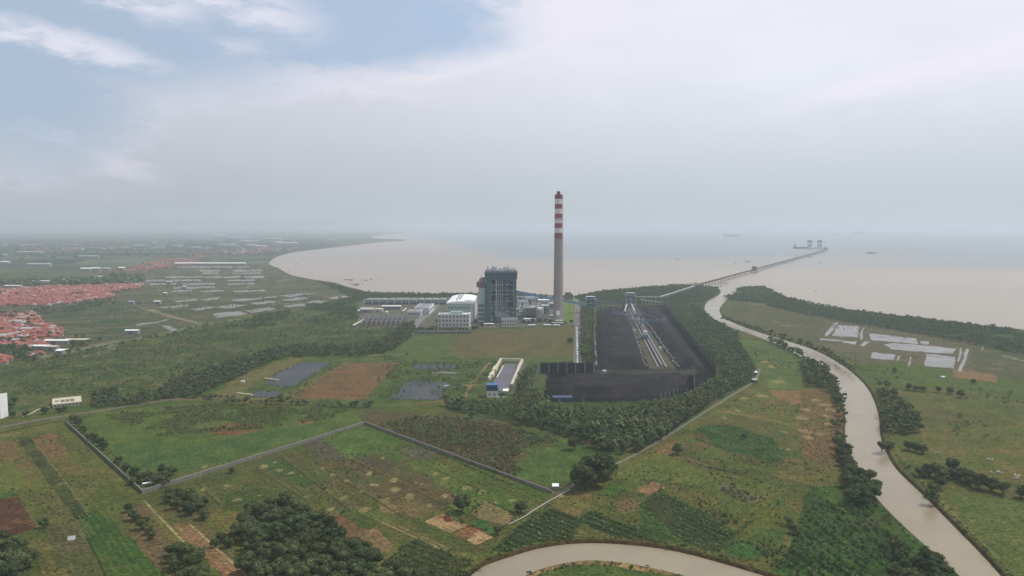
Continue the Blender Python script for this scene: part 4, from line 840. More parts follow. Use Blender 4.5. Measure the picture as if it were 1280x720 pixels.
nt_ += grove([(1046, 606), (1070, 595), (1096, 610), (1095, 625), (1075, 638), (1056, 634), (1048, 620)], 7.5, K_leaf, .8, 1.1, 'large dark tree clumped on the inner river bank', 'trees on the inner river bank')
nt_ += grove([(1045, 556), (1056, 560), (1066, 575), (1075, 592), (1060, 600), (1050, 580)], 7, K_leaf, .65, .95, 'tree on the left river bank above the dark clump', 'trees on the left river bank')
nt_ += grove([(1120, 690), (1150, 690), (1182, 706), (1200, 725), (1160, 740), (1110, 730)], 7, K_leaf, .5, .8, 'low leafy tree between the two river arms', 'trees at the river narrows')
nt_ += grove(None, 0, K_leaf, .7, 1.0, 'dark tree in the row across the right pasture', 'pasture row trees', pts=np.concatenate([along([(1145, 598), (1165, 595), (1200, 600), (1225, 612), (1260, 618), (1300, 628)], 6.5, 2), np.array(GP([(1190, 590), (1198, 597), (1210, 604), (1240, 614)]))]))
nt_ += grove(None, 0, K_leaf, .75, 1.0, 'dark tree in the close pair on the right river bank', 'bank pair trees', pts=np.array(GP([(1168, 618), (1174, 611), (1164, 628), (1178, 603)])))
nt_ += grove(None, 0, K_leaf, .6, .8, 'dark tree in the hedge row right of the river', 'hedge trees right of river', pts=np.concatenate([along([(1132, 487), (1155, 490)], 6, 1), along([(1100, 566), (1120, 560), (1150, 566), (1168, 570)], 7, 2), along([(1165, 490), (1190, 493)], 9, 1)]))
put_tree(K_leaf[3], *G(1201, 497), .85, 'lone dark tree on the flat pasture below the salt ponds', None); put_tree(K_leaf[0], *G(1217, 480), .6, 'small lone tree right below the reddish bare patch', None); put_tree(K_leaf[0], *G(1118, 465), .55, 'small dark tree below the left salt ponds', None)
nt_ += grove(None, 0, K_leaf, .5, .75, 'small tree in the front row before the white office block', 'office front row trees', pts=np.array([G(x, 413.5) for x in np.arange(520, 584, 4.2)]))
nt_ += grove(None, 0, K_leaf, .6, .9, 'dark tree below the grey filter house beside the lawn', 'filter house trees', pts=np.array(GP([(655, 404), (661, 405), (666, 404), (682, 403), (688, 404), (596, 411), (602, 410), (592, 413)])))
nt_ += grove(None, 0, K_leaf, .55, .85, 'leafy roadside tree before the cream roofed building', 'roadside trees', pts=np.concatenate([along([(28, 520), (60, 518), (95, 511)], 9, 2), np.array(GP([(18, 505), (14, 510), (8, 518), (16, 522)]))]))
# nearest trees of the plantation edge
E1 = along([(640, 529), (691, 536), (726, 550), (762, 568), (797, 565), (820, 553), (851, 530), (888, 505)], 7.5, 1.5)
nt_ += grove(None, 0, K_belt, .9, 1.2, 'grey green tree along the front edge of the wide plantation', 'plantation edge trees', pts=E1, lim=70)
print('single trees', nt_)
# far groves behind the plain
P_ = scatter([(-1200, 352), (-200, 345), (160, 325), (330, 322), (345, 312), (420, 305), (470, 299), (300, 290), (-1000, 289), (-3000, 300)], 34, thin=(420, .485))
P_ = P_[(P_[:, 1] < 9500)]; P2 = scatter([(-700, 395), (0, 385), (0, 392), (40, 392), (-100, 400), (-700, 420)], 12, thin=(30, .3))
P3 = scatter([(-250, 360), (0, 350), (90, 350), (150, 344), (176, 346), (180, 354), (60, 356), (0, 360), (-250, 372)], 16, thin=(60, .38))
print('far', len(P_)); mass('distant_groves', np.concatenate([P_[rng.permutation(len(P_))[:9000]], P3]), LO_far, M_mang, .8, 2.2, (.5, .9))
mass('village_trees_massed', np.concatenate([P2, scatter([(-160, 396), (0, 395), (42, 392), (50, 401), (74, 413), (76, 420), (60, 430), (45, 439), (0, 436), (-160, 440)], 15, thin=(26, .5)), scatter([(-300, 368), (0, 363), (178, 356), (140, 373), (60, 383), (-300, 395)], 22, thin=(50, .5)), scatter([(0, 437), (20, 434), (50, 440), (45, 452), (0, 448)], 7), along([(60, 450), (120, 437), (150, 433), (210, 420), (260, 408)], 14, 6), scatter([(30, 392), (70, 384), (140, 376), (150, 380), (60, 396)], 12, thin=(20, .5)), scatter([(80, 425), (120, 420), (130, 430), (85, 440)], 9, thin=(20, .5))]), LO_tree, M_mang, .7, 1.2, (.6, 1))
# ---------------------------------------------------------------- power station
def at(px, py, Y):
    v = (360 - py) / F; t = Y / (math.cos(TH) + v * math.sin(TH)); return ((px - 640) / F * t, Y, HC + t * (-math.sin(TH) + v * math.cos(TH)))
def zy(py, Y): return at(640, py, Y)[2]
def xx(px, Y): return at(px, 400, Y)[0]
def gy_(py): return G(640, py)[1]
M_white = mat('white_painted_wall', (.62, .63, .62), var=.14, scale=.3); M_grey = mat('grey_cladding', (.25, .27, .28), var=.15, scale=.4, rough=.6)
M_green = mat('pale_green_cladding', (.40, .56, .49), var=.12, scale=.3, rough=.6, stretch=(1.5, 1.5, .1)); M_roofw = mat('white_sheet_roof', (.78, .79, .78), var=.12, scale=.25, rough=.5)
M_blue = mat('dark_blue_cladding', (.07, .15, .19), var=.25, scale=.3, rough=.55); M_blued = mat('deep_blue_cladding', (.05, .11, .15), var=.25, scale=.3)
M_steel = mat('pale_steel', (.50, .53, .54), var=.2, scale=.8, rough=.55); M_steeld = mat('dark_steel', (.13, .16, .19), var=.35, scale=.6)
M_conc = mat('weathered_concrete', (.37, .325, .305), var=.14, scale=.12, stretch=(1, 1, .15)); M_dark = mat('window_glass', (.03, .04, .05), rough=.2, var=.2, spec=.6)
M_red = mat('red_band_paint', (.34, .06, .075), var=.12, scale=.2); M_wband = mat('white_band_paint', (.78, .75, .77), var=.08, scale=.2)
M_brown = mat('rusty_brown_plate', (.20, .145, .12), var=.3, scale=.5); M_gal = mat('blue_gallery_sheet', (.10, .26, .40), var=.2, scale=.5, rough=.5)
M_galr = mat('pale_blue_roof_sheet', (.46, .56, .62), var=.12, scale=.5, rough=.5); M_pipe = mat('silver_pipe', (.55, .57, .58), rough=.4, metal=.3, var=.2)
M_cream = mat('cream_render', (.62, .57, .43), var=.15, scale=.5); M_brblue = mat('bright_blue_sheet', (.05, .17, .38), var=.2, scale=.4, rough=.5)
M_cool = mat('cooling_tower_panel', (.27, .38, .33), var=.2, scale=.4, stretch=(1, 1, .3)); M_net = mat('dust_net', (.03, .045, .042), var=.3, scale=1.5)

# chimney
Yc = gy_(402.5); cx = xx(697.8, Yc); e = empty('chimney', (cx, Yc + 8, 0), 0, 'very tall round chimney with red and white bands at the top', 'chimney')
zs = [0] + [zy(p_, Yc + 8) for p_ in (297.5, 291, 285, 279, 273, 267, 261, 255, 248.6, 243)]
r0, r1 = 7.9, 6.0; H = zs[-1]; n = 40; mb = MB()
lv = [0, 3.2, 3.3] + list(np.linspace(20, zs[1], 6)) + zs[2:]
mids = [0, 0] + [0] * 6 + [(1 if i % 2 == 0 else 2) for i in range(len(zs) - 2)]
rr = lambda z: (r0 + (r1 - r0) * min(1, (z / H) ** .8)) + (1.0 if z < 3.25 else 0)
for a in range(len(lv) - 1):
    z0_, z1_ = lv[a], lv[a + 1]; o_ = len(mb.v)
    vs = [(math.cos(2 * math.pi * i / n) * rr(z), math.sin(2 * math.pi * i / n) * rr(z), z) for z in (z0_, z1_) for i in range(n)]
    mb.add(vs, [(i, (i + 1) % n, n + (i + 1) % n, n + i) for i in range(n)], mids[a])
mb.add([(math.cos(2 * math.pi * i / n) * r1, math.sin(2 * math.pi * i / n) * r1, H) for i in range(n)], [tuple(range(n))], 1)
mb.build('shaft', [M_conc, M_red, M_wband], e)
MB().tube((0, 0, H - 1), (0, 0, H + 5), 3.0, 2.8, 20).tube((0, 0, H + 3.4), (0, 0, H + 3.9), 3.3, 3.3, 20).build('flue', M_brown, e)
for z in (zs[1] + 1, zs[5], H - 4):
    g_ = MB(); R_ = rr(z) + 1.1
    for i in range(28):
        a0, a1 = 2 * math.pi * i / 28, 2 * math.pi * (i + 1) / 28; p0 = (math.cos(a0) * R_, math.sin(a0) * R_, z); p1 = (math.cos(a1) * R_, math.sin(a1) * R_, z)
        g_.bar(p0, p1, 1.6, .2); g_.bar((p0[0], p0[1], z + 1.1), (p1[0], p1[1], z + 1.1), .12); g_.bar(p0, (p0[0], p0[1], z + 1.1), .1)
    g_.build('platform', M_steel if z != H - 4 else M_steeld, e)
lad = MB(); ax_, ay_ = math.cos(-.35), math.sin(-.35)
lad.bar((ax_ * (r0 + .9), ay_ * (r0 + .9), 0), (ax_ * (r1 + .5), ay_ * (r1 + .5), H), .9, .3); lad.bar((ax_ * (r0 + 1.2), ay_ * (r0 + 1.2), 0), (ax_ * (r0 + .9), ay_ * (r0 + .9), 26), 1.6, .7)
lad.build('ladder', M_white, e)
MB().box(-3.2, 3.2, -r0 - .9, -r0 + .3, zy(394, Yc), zy(388.5, Yc)).build('panel', M_roofw, e)
MB().box(-5, 6, -r0 - 7, -r0 - 1, 0, 3.2, 0).box(-5.4, 6.4, -r0 - 7.4, -r0 - .8, 3.2, 3.5, 1).build('base_room', [M_grey, M_roofw], e)

# boiler house
Yb = gy_(403); bx0, bx1 = xx(607, Yb), xx(645.5, Yb); bt = zy(338, Yb); W_ = bx1 - bx0; D_ = 46
e = empty('boiler_house', (bx0, Yb, 0), 0, 'tall dark blue boiler house with open pale steel framework in its middle', 'boiler house')
mb = MB(); sw = 8.6
mb.box(0, sw, 0, 5, 0, bt - 5).box(W_ - 4.5, W_, 0, 5, 8, bt - 5).box(0, 1, 5, D_, 0, bt - 5).box(W_ - 1, W_, 5, D_, 0, bt - 5).box(1, W_ - 1, D_ - 1, D_, 0, bt - 5)
mb.build('cladding', M_blue, e)
MB().box(-1.2, W_ + 1.2, -1.2, D_ + 1, bt - 14, bt - 5).build('upper_band', M_blued, e)
MB().box(-1.8, W_ + 1.8, -1.8, D_ + 1.6, bt - 5, bt - 3.4, 0).box(-.5, W_ + .5, -.5, D_, bt - 3.4, bt, 1).build('roof', [M_blued, mat('dull_deck', (.30, .35, .38), var=.3, scale=.3)], e)
rb = MB(); g = random.Random(5)
for i in range(16):
    x = 1.5 + g.random() * (W_ - 6); y = 2 + g.random() * 34; w = 1.2 + g.random() * 2.6; h_ = 1.2 + g.random() * 3.4; MB().box(x, x + w, y, y + w, bt + .01 * i, bt + h_).build('roof_unit', M_steel, e)
for i in range(14):
    x = 1 + g.random() * (W_ - 3); y = g.random() * 30; MB().tube((x, y, bt), (x, y, bt + 2.5 + g.random() * 4.5), .35, .35, 6).build('vent_pipe', M_steel, e)
for i in range(12): rb.bar((i * W_ / 12, -.3, bt), (i * W_ / 12, -.3, bt + 1.6), .22)
rb.bar((0, -.3, bt + 1.6), (W_, -.3, bt + 1.6), .2); rb.bar((W_ * .62, 4, bt), (W_ * .72, 4, bt + 7.5), .5); rb.bar((W_ * .82, 4, bt), (W_ * .72, 4, bt + 7.5), .5); rb.bar((W_ * .72, 4, bt + 7.5), (W_ * .95, 8, bt + 1), .4)
rb.build('roof_railing', M_steel, e)
MB().box(sw + 3, W_ - 8, 9, D_ - 4, 12, bt - 12, 0).box(sw + 5, W_ - 16, 8.5, 9.1, 24, 32, 1).box(sw + 9, W_ - 10, 6, 12, 14, 20, 1).build('furnace', [mat('furnace_casing', (.085, .15, .18), var=.4, scale=.25), M_cool], e)
fr = MB(); xs_ = [sw + .5, sw + 8, sw + 12.5, sw + 19, sw + 26, W_ - 5]
lev = [9, 17, 23, 34, 45, 52, 61, 70]
for x in xs_:
    for yy_ in (1, 8): fr.bar((x, yy_, 0), (x, yy_, bt - 13), .66 if yy_ < 2 else .6)
for z in lev:
    fr.bar((sw, 1, z), (W_ - 4, 1, z), .6); fr.bar((sw, 8, z), (W_ - 4, 8, z), .6)
    for x in xs_: fr.bar((x, 1, z), (x, 8, z), .4)
for a, (i, j) in enumerate(((0, 1), (3, 4), (4, 5), (0, 1), (3, 4), (2, 3), (4, 5), (0, 1))):
    for k in range(len(lev) - 1):
        if (a + k) % 3 == 0: fr.bar((xs_[i], .8, lev[k]), (xs_[j], .8, lev[k + 1]), .5); 
        if (a * 2 + k) % 4 == 1: fr.bar((xs_[j], .8, lev[k]), (xs_[i], .8, lev[k + 1]), .5)
fr.build('steel_frame', mat('frame_paint', (.52, .60, .62), var=.35, scale=.4), e)
fl_ = MB()
for z in lev: fl_.box(sw + .2, W_ - 4.8, 1.4, 8.6, z - .25, z + .1)
fl_.build('walkways', M_steeld, e)
pi_ = MB(); pi_.tube((sw + 9.3, .2, 8), (sw + 9.3, .2, bt - 18), .75, .75, 8).tube((sw + 9.3, .2, bt - 18), (sw + 7.6, .2, bt - 12), .75, .7, 8).tube((sw + 16, .3, 20), (sw + 16, .3, bt - 14), .45, .45, 8)
for i in range(10): pi_.tube((sw + 2 + g.random() * 30, 2 + g.random() * 3, 2), (sw + 2 + g.random() * 30, 3 + g.random() * 3, 12 + g.random() * 8), .45, .45, 6)
pi_.build('pipes', M_pipe, e)
lo = MB()
for i in range(16): x = sw + g.random() * (W_ - 14); z = g.random() * 14; lo.box(x, x + 2 + g.random() * 3, 1.6 + i * .05, 7, z + .02 * i, z + 2 + g.random() * 2.5)
lo.build('machinery', M_steel, e)
wn = MB()
for k in range(11):
    for x in (1.2, 3.4): MB().box(x, x + 1.1, -.08, .1, 6 + k * 6.2, 7.6 + k * 6.2).build('window_slot', M_dark, e)

# bunker bay between turbine hall and boiler house
X0, X1 = xx(597, Yb + 6), xx(606.8, Yb + 6)
e = empty('bunker_bay', (X0, Yb + 6, 0), 0, 'narrow grey bay with rounded brown top at the left side of the boiler house', 'plant building'); w = X1 - X0 - .4
MB().box(0, w, 0, 30, 0, zy(366, Yb)).build('wall', M_green, e)
mb = MB()
for z in (3, 10, 17, 24): mb.box(1.2, w - 1.5, -.12, .2, z, z + 4.6)
mb.build('openings', M_steeld, e)
MB().box(1.8, w, 2, 26, zy(366, Yb), zy(359, Yb)).build('upper_wall', M_white, e)
MB().box(-1.6, w, -.5, 27, zy(359.5, Yb), zy(353.5, Yb)).build('brown_storey', M_brown, e)
mb = MB(); zt = zy(353.5, Yb); 
for yy_ in (5, 14, 23): mb.tube((w / 2 + .8, yy_, zt), (w / 2 + .8, yy_, zt + 5), 4.6, 4.4, 16).tube((w / 2 + .8, yy_, zt + 5), (w / 2 + .8, yy_, zt + 7), 4.4, 3.4, 16)
mb.build('silo_tops', mat('pinkish_grey_steel', (.33, .30, .29), var=.2), e)

# turbine hall
Yt = gy_(402.5); tx0, tx1 = xx(558.6, Yt), xx(591.5, Yt); th_ = zy(379, Yt); L_ = 128; w = tx1 - tx0
e = empty('turbine_hall', (tx0, Yt, 0), 0, 'long pale green turbine hall with a wide bright white roof', 'turbine hall')
MB().box(0, w, 0, L_, 0, th_ - .1, 0).build('wall', M_green, e)
MB().box(w + .003, w + .5, .4, L_ - .4, 0, th_ - .4).box(w * .9, w - .2, -.35, -.01, 0, th_ - 1).build('side_wall', M_white, e)
mb = MB(); ns = 12
arc = [(-.8 + (w + 1.6) * i / ns, th_ + 3.2 * (1 - (2 * i / ns - 1) ** 2)) for i in range(ns + 1)]
for i in range(ns):
    (xa, za), (xb, zb) = arc[i], arc[i + 1]
    mb.add([(xa, -.9, za), (xb, -.9, zb), (xb, L_ + .9, zb), (xa, L_ + .9, za), (xa, -.9, th_ - .8), (xb, -.9, th_ - .8), (xb, L_ + .9, th_ - .8), (xa, L_ + .9, th_ - .8)], [(0, 1, 2, 3), (4, 5, 1, 0), (7, 3, 2, 6)])
mb.add([(-.8, -.9, th_ - .8), (-.8, L_ + .9, th_ - .8), (-.8, L_ + .9, th_), (-.8, -.9, th_)], [(0, 1, 2, 3)]); mb.add([(w + .8, -.9, th_ - .8), (w + .8, L_ + .9, th_ - .8), (w + .8, L_ + .9, th_), (w + .8, -.9, th_)], [(0, 1, 2, 3)])
ro = mb.build('roof', M_roofw, e)
for i in range(6): MB().tube((0, 0, 0), (0, 0, 2.4), .9, .9, 10).tube((0, 0, 2.4), (0, 0, 3.3), 1.4, .6, 10).build('roof_vent', M_steeld, ro, (w * .36 + (i % 2) * 4, 18 + i * 17, th_ + 2.9))
mb = MB()
for i in range(8): mb.box(2 + i * 5, 4.6 + i * 5, -.1, .02, 22, 24.5)
mb.build('louvre', M_steeld, e)

def office(name, px0, px1, pb, pt, depth, floors, nwin, label, mats=(M_white, M_roofw), rz=0, ww=.45, wh=.42, cat='building', parapet=True, ends=True, sills=True):
    Y = gy_(pb); x0, x1 = xx(px0, Y), xx(px1, Y); h_ = zy(pt, Y); w = x1 - x0; e = empty(name, (x0, Y, 0), rz, label, cat)
    MB().box(0, w, 0, depth, 0, h_ - .3).build('wall', mats[0], e)
    r = MB().box(-.3, w + .3, -.3, depth + .3, h_ - .3, h_ + .15)
    if parapet: r.box(-.3, w + .3, -.3, 0, h_ + .15, h_ + .9).box(-.3, w + .3, depth, depth + .3, h_ + .15, h_ + .9)
    r.build('roof', mats[1], e)
    fh = (h_ - .4) / floors
    for f in range(floors):
        for k in range(nwin):
            cx_ = w * (k + .5) / nwin; hw = w / nwin * ww / 2; z0_ = f * fh + fh * .36
            wi = MB().box(cx_ - hw, cx_ + hw, -.06, .1, z0_, z0_ + fh * wh).build('window', M_dark, e)
            if sills and w > 20: MB().box(cx_ - hw - .3, cx_ + hw + .3, -.4, -.07, z0_ - .35, z0_ - .05).build('sill', mats[0], wi)
    if floors > 1:
        for f in range(1, floors): MB().box(0, w, -.14, -.003, f * fh - .22, f * fh + .1).build('floor_band', M_grey, e)
    return e, w, h_
e, w, h_ = office('office_block', 547.5, 587, 409, 393.2, 18, 3, 9, 'white three storey office block with rows of square windows before the turbine hall')
mb = MB().box(w - 1.6, w + .5, -.5, 18.4, 0, h_ + 1.6); mb.build('end_wall', M_roofw, e)  # end wall whiter than the front: sunlight on this side put into its colour
ph = MB().box(w * .40, w * .76, 5, 14, h_ + .16, h_ + 3.6, 0).box(w * .39, w * .77, 4.6, 14.4, h_ + 3.6, h_ + 4, 1).build('penthouse', [M_green, M_steel], e)
mb = MB(); 
for k in range(10): mb.bar((w * k / 9, -.2, h_ + .9), (w * k / 9, -.2, h_ + 2), .2)
for k in range(5): mb.box(w * (.05 + k * .07), w * (.05 + k * .07) + 1.8, 6, 8.4, h_ + .17, h_ + 1.8)
mb.build('roof_equipment', M_steel, e)
e, w, h_ = office('plant_office', 627, 646.5, 408.5, 399.5, 12, 2, 6, 'small white two storey office at the foot of the boiler house')
MB().box(-.8, w + .8, -.8, 12.8, h_ + .95, h_ + 1.6).build('roof_slab', M_grey, e)
office('long_workshop', 477, 500.5, 387, 382.8, 14, 1, 9, 'long low shed with pale flat roof behind the switchyard', (M_grey, M_roofw), parapet=False, sills=False)
# warehouse with a stepped roof
Y = gy_(396); x0, x1 = xx(509, Y), xx(527, Y)
e = empty('service_building', (x0, Y, 0), 0, 'white L shaped service building with grey flat roof between switchyard and turbine hall', 'building')
MB().box(0, 23, 0, 30, 0, 9, 0).box(10, 34, 30.01, 110, 0, 11, 0).build('wall', M_white, e)
MB().box(-.3, 23.3, -.3, 29.9, 9, 9.6).box(9.7, 34.3, 29.95, 110.3, 11, 11.7).build('roof', mat('mauve_grey_roof', (.33, .32, .36), var=.15, scale=.2), e)
MB().box(-.6, 23.6, -.6, -.3, 8.6, 10.6).box(23.3, 23.7, -.6, 30, 8.6, 10.6).box(34.3, 34.8, 30, 110, 0, 12.6).box(9.2, 9.7, 30, 110, 10.6, 12.6).build('parapet', M_roofw, e)
for i in range(7): MB().box(1.5 + i * 3, 3.2 + i * 3, -.1, .05, 3, 6).build('window', M_dark, e)
for i in range(9): MB().box(34.7, 34.9, 34 + i * 8.3, 38 + i * 8.3, 4, 8).build('window', M_dark, e)
for i in range(6): MB().box(12 + (i % 3) * 6, 14.5 + (i % 3) * 6, 40 + i * 10, 43 + i * 10, 11.7, 13.4).build('roof_unit', M_steel, e)
def shed(name, px0, px1, pb, h_, depth, ridge, label, mats, cat='shed', rz=0, door=True, z=0, win=0):
    Y = gy_(pb); x0 = G(px0, pb)[0]; w = G(px1, pb)[0] - x0; e = empty(name, (x0, Y, z), rz, label, cat)
    MB().box(0, w, 0, depth, 0, h_).build('wall', mats[0], e)
    r = MB(); o_ = .5; hh = h_ + .02; c = depth / 2
    r.add([(-o_, -o_, hh), (w + o_, -o_, hh), (w + o_, depth + o_, hh), (-o_, depth + o_, hh), (-o_, c, hh + ridge), (w + o_, c, hh + ridge)], [(0, 1, 5, 4), (2, 3, 4, 5), (0, 4, 3), (1, 2, 5), (3, 2, 1, 0)])
    r.build('roof', mats[1], e)
    if door: MB().box(w * .35, w * .35 + min(4, w * .3), -.08, .1, 0, h_ * .7).build('door', M_steeld, e)
    for k in range(win): MB().box(w * (k + .3) / win, w * (k + .3) / win + w / win * .4, -.06, .1, h_ * .4, h_ * .75).build('window', M_dark, e)
    return e
shed('store_shed', 450, 466, 391, 6, 16, 3, 'pale gabled store shed at the left end of the station', (M_grey, mat('pale_grey_roof', (.5, .5, .49), var=.2)))
shed('pump_house', 467, 478, 389.5, 4.5, 12, 1.5, 'small cream roofed pump house beside the gabled store shed', (M_white, M_cream)); shed('guard_house', 482, 484.5, 393, 4.5, 4, 1, 'tiny white guard house beside the switchyard', (M_white, M_roofw))
shed('bus_shelter', 605, 617, 407.3, 3.2, 7, .6, 'low white canopy shed at the left foot of the boiler house', (M_grey, M_roofw)); shed('ash_store', 655, 669, 403, 5.5, 12, .5, 'low pale store under the grey filter house', (M_white, M_roofw), door=False)
for i, (a, c, pb, lb) in enumerate(((660, 669, 408.5, 'flat white slab roofed hut left of the grey silo foot'), (680, 688.5, 408.2, 'flat white slab roofed hut right of the grey silo foot'), (692, 699.5, 408.5, 'flat white roofed hut below the chimney'), (690, 704, 405.5, 'long flat grey roofed hut nearer the chimney'), (687, 692, 396, 'small white roofed hut left of the chimney door'))):
    shed('service_hut', a, c, pb, 2.6, 6, .3, lb, (M_grey, M_roofw if i != 3 else M_steel), cat='hut')
# filter house
Yf = gy_(398); x0 = xx(655, Yf); w = xx(670.5, Yf) - x0; zt = zy(385.5, Yf)
e = empty('filter_house', (x0, Yf, 0), 0, 'big grey box shaped filter house on legs left of the chimney', 'filter house')
MB().box(0, w, 0, 42, 4.5, zt).build('casing', mat('filter_grey', (.20, .21, .205), var=.15, scale=.3, stretch=(1, 1, .2)), e)
mb = MB()
for i in range(5):
    for j in range(5): MB().bar((w * i / 4 * .96 + .4, 1 + j * 10, 0), (w * i / 4 * .96 + .4, 1 + j * 10, 4.5), .5).build('leg', M_steeld, e)
MB().box(-.8, w + .8, -.6, 42.5, zt, zt + .9).build('roof', mat('grey_deck', (.40, .41, .41), var=.2), e)
for i in range(5): MB().box(2 + (i % 3) * 4, 5 + (i % 3) * 4, 5 + i * 7.5, 9 + i * 7.5, zt + .91, zt + 2.8).build('roof_unit', M_steel, e)
mb = MB().bar((w + 1, 2, zt + 1), (w + 5, 10, zt + 9), 2.4, .5).bar((w + 5, 10, zt + 9), (w + 15, 30, zt + 3), 2.4, .5).box(w + 2, w + 13, 16, 30, 6, zt - 1); mb.build('duct', M_roofw, e)
Yf2 = gy_(402); x0 = xx(670.8, Yf2); e = empty('ash_silo', (x0 + 4.6, Yf2 + 6, 0), 0, 'pale ribbed ash silo standing right of the grey filter house', 'silo')
mb = MB().tube((0, 0, 5), (0, 0, zy(387, Yf2)), 4.7, 4.7, 16); 
for i in range(16): a = i * math.pi / 8; mb.bar((math.cos(a) * 4.8, math.sin(a) * 4.8, 5), (math.cos(a) * 4.8, math.sin(a) * 4.8, zy(387, Yf2)), .3)
mb.build('drum', mat('pale_blue_grey', (.40, .43, .46), var=.15), e)
MB().tube((0, 0, zy(387, Yf2)), (0, 0, zy(387, Yf2) + 2), 4.9, 2.5, 16).build('cap', M_steel, e)
mb = MB().box(-4, 4, -3.5, 3.5, 0, 5, 0); mb.build('base', M_blued, e)
# ducts, tanks and racks behind
M_bg = [M_steel, M_white, M_cool, M_roofw, M_grey]; g = random.Random(9)
lbs = ['pale process building behind the filter house, nearest the boiler', 'white roofed process building behind the filter house, middle one', 'low white stepped building left of the chimney', 'grey green box building behind the chimney', 'long pale building on the shore side behind the boiler house', 'small white roofed house between boiler house and filter house', 'low white box building right behind the ash silo']
for (a, c, pb, h_, dp, ri), lb in zip(((648, 660, 384, 12, 20, 1), (656, 672, 381, 14, 24, 1), (677, 686, 392, 14, 20, 1.5), (684, 694, 386, 10, 24, .6), (646, 690, 375.5, 8, 14, .6), (645, 650, 391, 8, 9, .6), (672, 686, 385.5, 16, 14, 1)), lbs):
    shed('process_building', a, c, pb, h_, dp, ri, lb, (M_bg[g.randrange(5)], M_roofw if g.random() < .25 else M_grey if g.random() < .3 else M_steel), cat='building', win=5)
for i, (px, pb) in enumerate(((652, 395), (690.5, 379), (684, 377))):
    x, y = G(px, pb); e = empty('storage_tank', (x, y, 0), 0, ('round pale tank between boiler house and filter house', 'round pale tank behind the chimney, nearer one', 'round pale tank on the shore side behind the chimney, farther one')[i], 'tank')
    MB().tube((0, 0, 0), (0, 0, 8), 5, 5, 20).build('drum', M_white, e); MB().tube((0, 0, 8), (0, 0, 9.3), 5.1, .6, 20).build('lid', M_steel, e)
# intake towers by the inlet, right of the chimney
x, y = G(709.5, 374.5); e = empty('gate_tower', (x, y, 0), 0, 'brown block tower beside the sea inlet right of the chimney', 'tower'); MB().box(-5, 7, 0, 10, 0, 14).build('wall', M_brown, e); MB().box(-5.5, 7.5, -.5, 10.5, 14, 15).build('roof', M_steeld, e)
MB().box(7.1, 11, 0, 8, 0, 12).build('stair_shaft', M_blue, e)
# cooling tower row
Y0_ = gy_(380.5); xs0, xs1 = xx(456.5, Y0_), xx(558, Y0_); n = 11; cw = (xs1 - xs0) / n; zt = zy(374.5, Y0_) 
e = empty('cooling_tower_row', (xs0, Y0_, 0), 0, 'long low green grey row of eleven cooling tower cells along the shore', 'cooling towers')
for i in range(n):
    ce = MB().box(i * cw + .35, (i + 1) * cw - .35, 0, 20, 3.5, zt).build('cell', M_cool, e)
    MB().box(i * cw + .9, (i + 1) * cw - .9, .4, 19, 0, 3.5).build('louvre', M_steeld, ce)
    MB().tube((i * cw + cw / 2, 10, zt + .01), (i * cw + cw / 2, 10, zt + 1.6), 5.2, 4.9, 18).build('fan_stack', M_steel, ce)
    MB().box(i * cw - .32, i * cw + .32, -3.2, 1.2, 0, zt + .4).build('fin', M_white, e)
MB().box(-.4, xs1 - xs0 + .4, -.5, .6, zt - .9, zt + .3).build('parapet', M_steel, e)
# switchyard
for r_ in range(5):
    for k in range(9):
        px = 459 + k * 6 + r_ * -1.0; py = 399.5 + r_ * 2.0; x, y = G(px, py)
        if r_ == k == 0:
            sg = empty('switchyard_gantry', (x, y, 0), 0, 'grey lattice gantry among the equal gantries of the switchyard', 'gantry', 'gantries of the switchyard')
            mb = MB(); 
            for xx_ in (-3.4, 3.4): mb.bar((xx_ - .4, 0, 0), (xx_, 0, 9), .28).bar((xx_ + .4, 0, 0), (xx_, 0, 9), .28)
            mb.build('posts', M_steel, sg); MB().bar((-3.8, 0, 8.6), (3.8, 0, 8.6), .5, .6).build('beam', M_steel, sg)
            mb = MB(); 
            for xx_ in (-2.2, 0, 2.2): mb.tube((xx_, 1.5, 0), (xx_, 1.5, 5), .35, .22, 6).tube((xx_, -2, 0), (xx_, -2, 3.4), .6, .5, 6)
            mb.build('insulators', M_brown, sg)
        else: copy_tree(sg).location = (x, y, 0)
for i, (a, c, lb) in enumerate((((441, 407.5), (456, 399.5), 'low white wall running diagonally left of the switchyard, nearer one'), ((442, 391.5), (451, 387.3), 'low white wall left of the gabled store shed'), ((503, 389.5), (508, 386), 'short white wall left of the service building'))):
    p0, p1 = G(*a), G(*c); tag(MB().bar((*p0, .8), (*p1, .8), .8, 2.2).build('boundary_wall', M_roofw), lb, 'wall')
p0, p1 = G(518, 417), G(589, 416.5); e = empty('front_wall', (p0[0], p0[1], 0), 0, 'dark grey boundary wall in front of the office block trees', 'wall'); MB().box(0, p1[0] - p0[0], 0, .5, 0, 2.6).build('wall_body', M_steeld, e); MB().box(-.2, p1[0] - p0[0] + .2, -.2, .7, 2.6, 2.9).build('coping', M_grey, e)

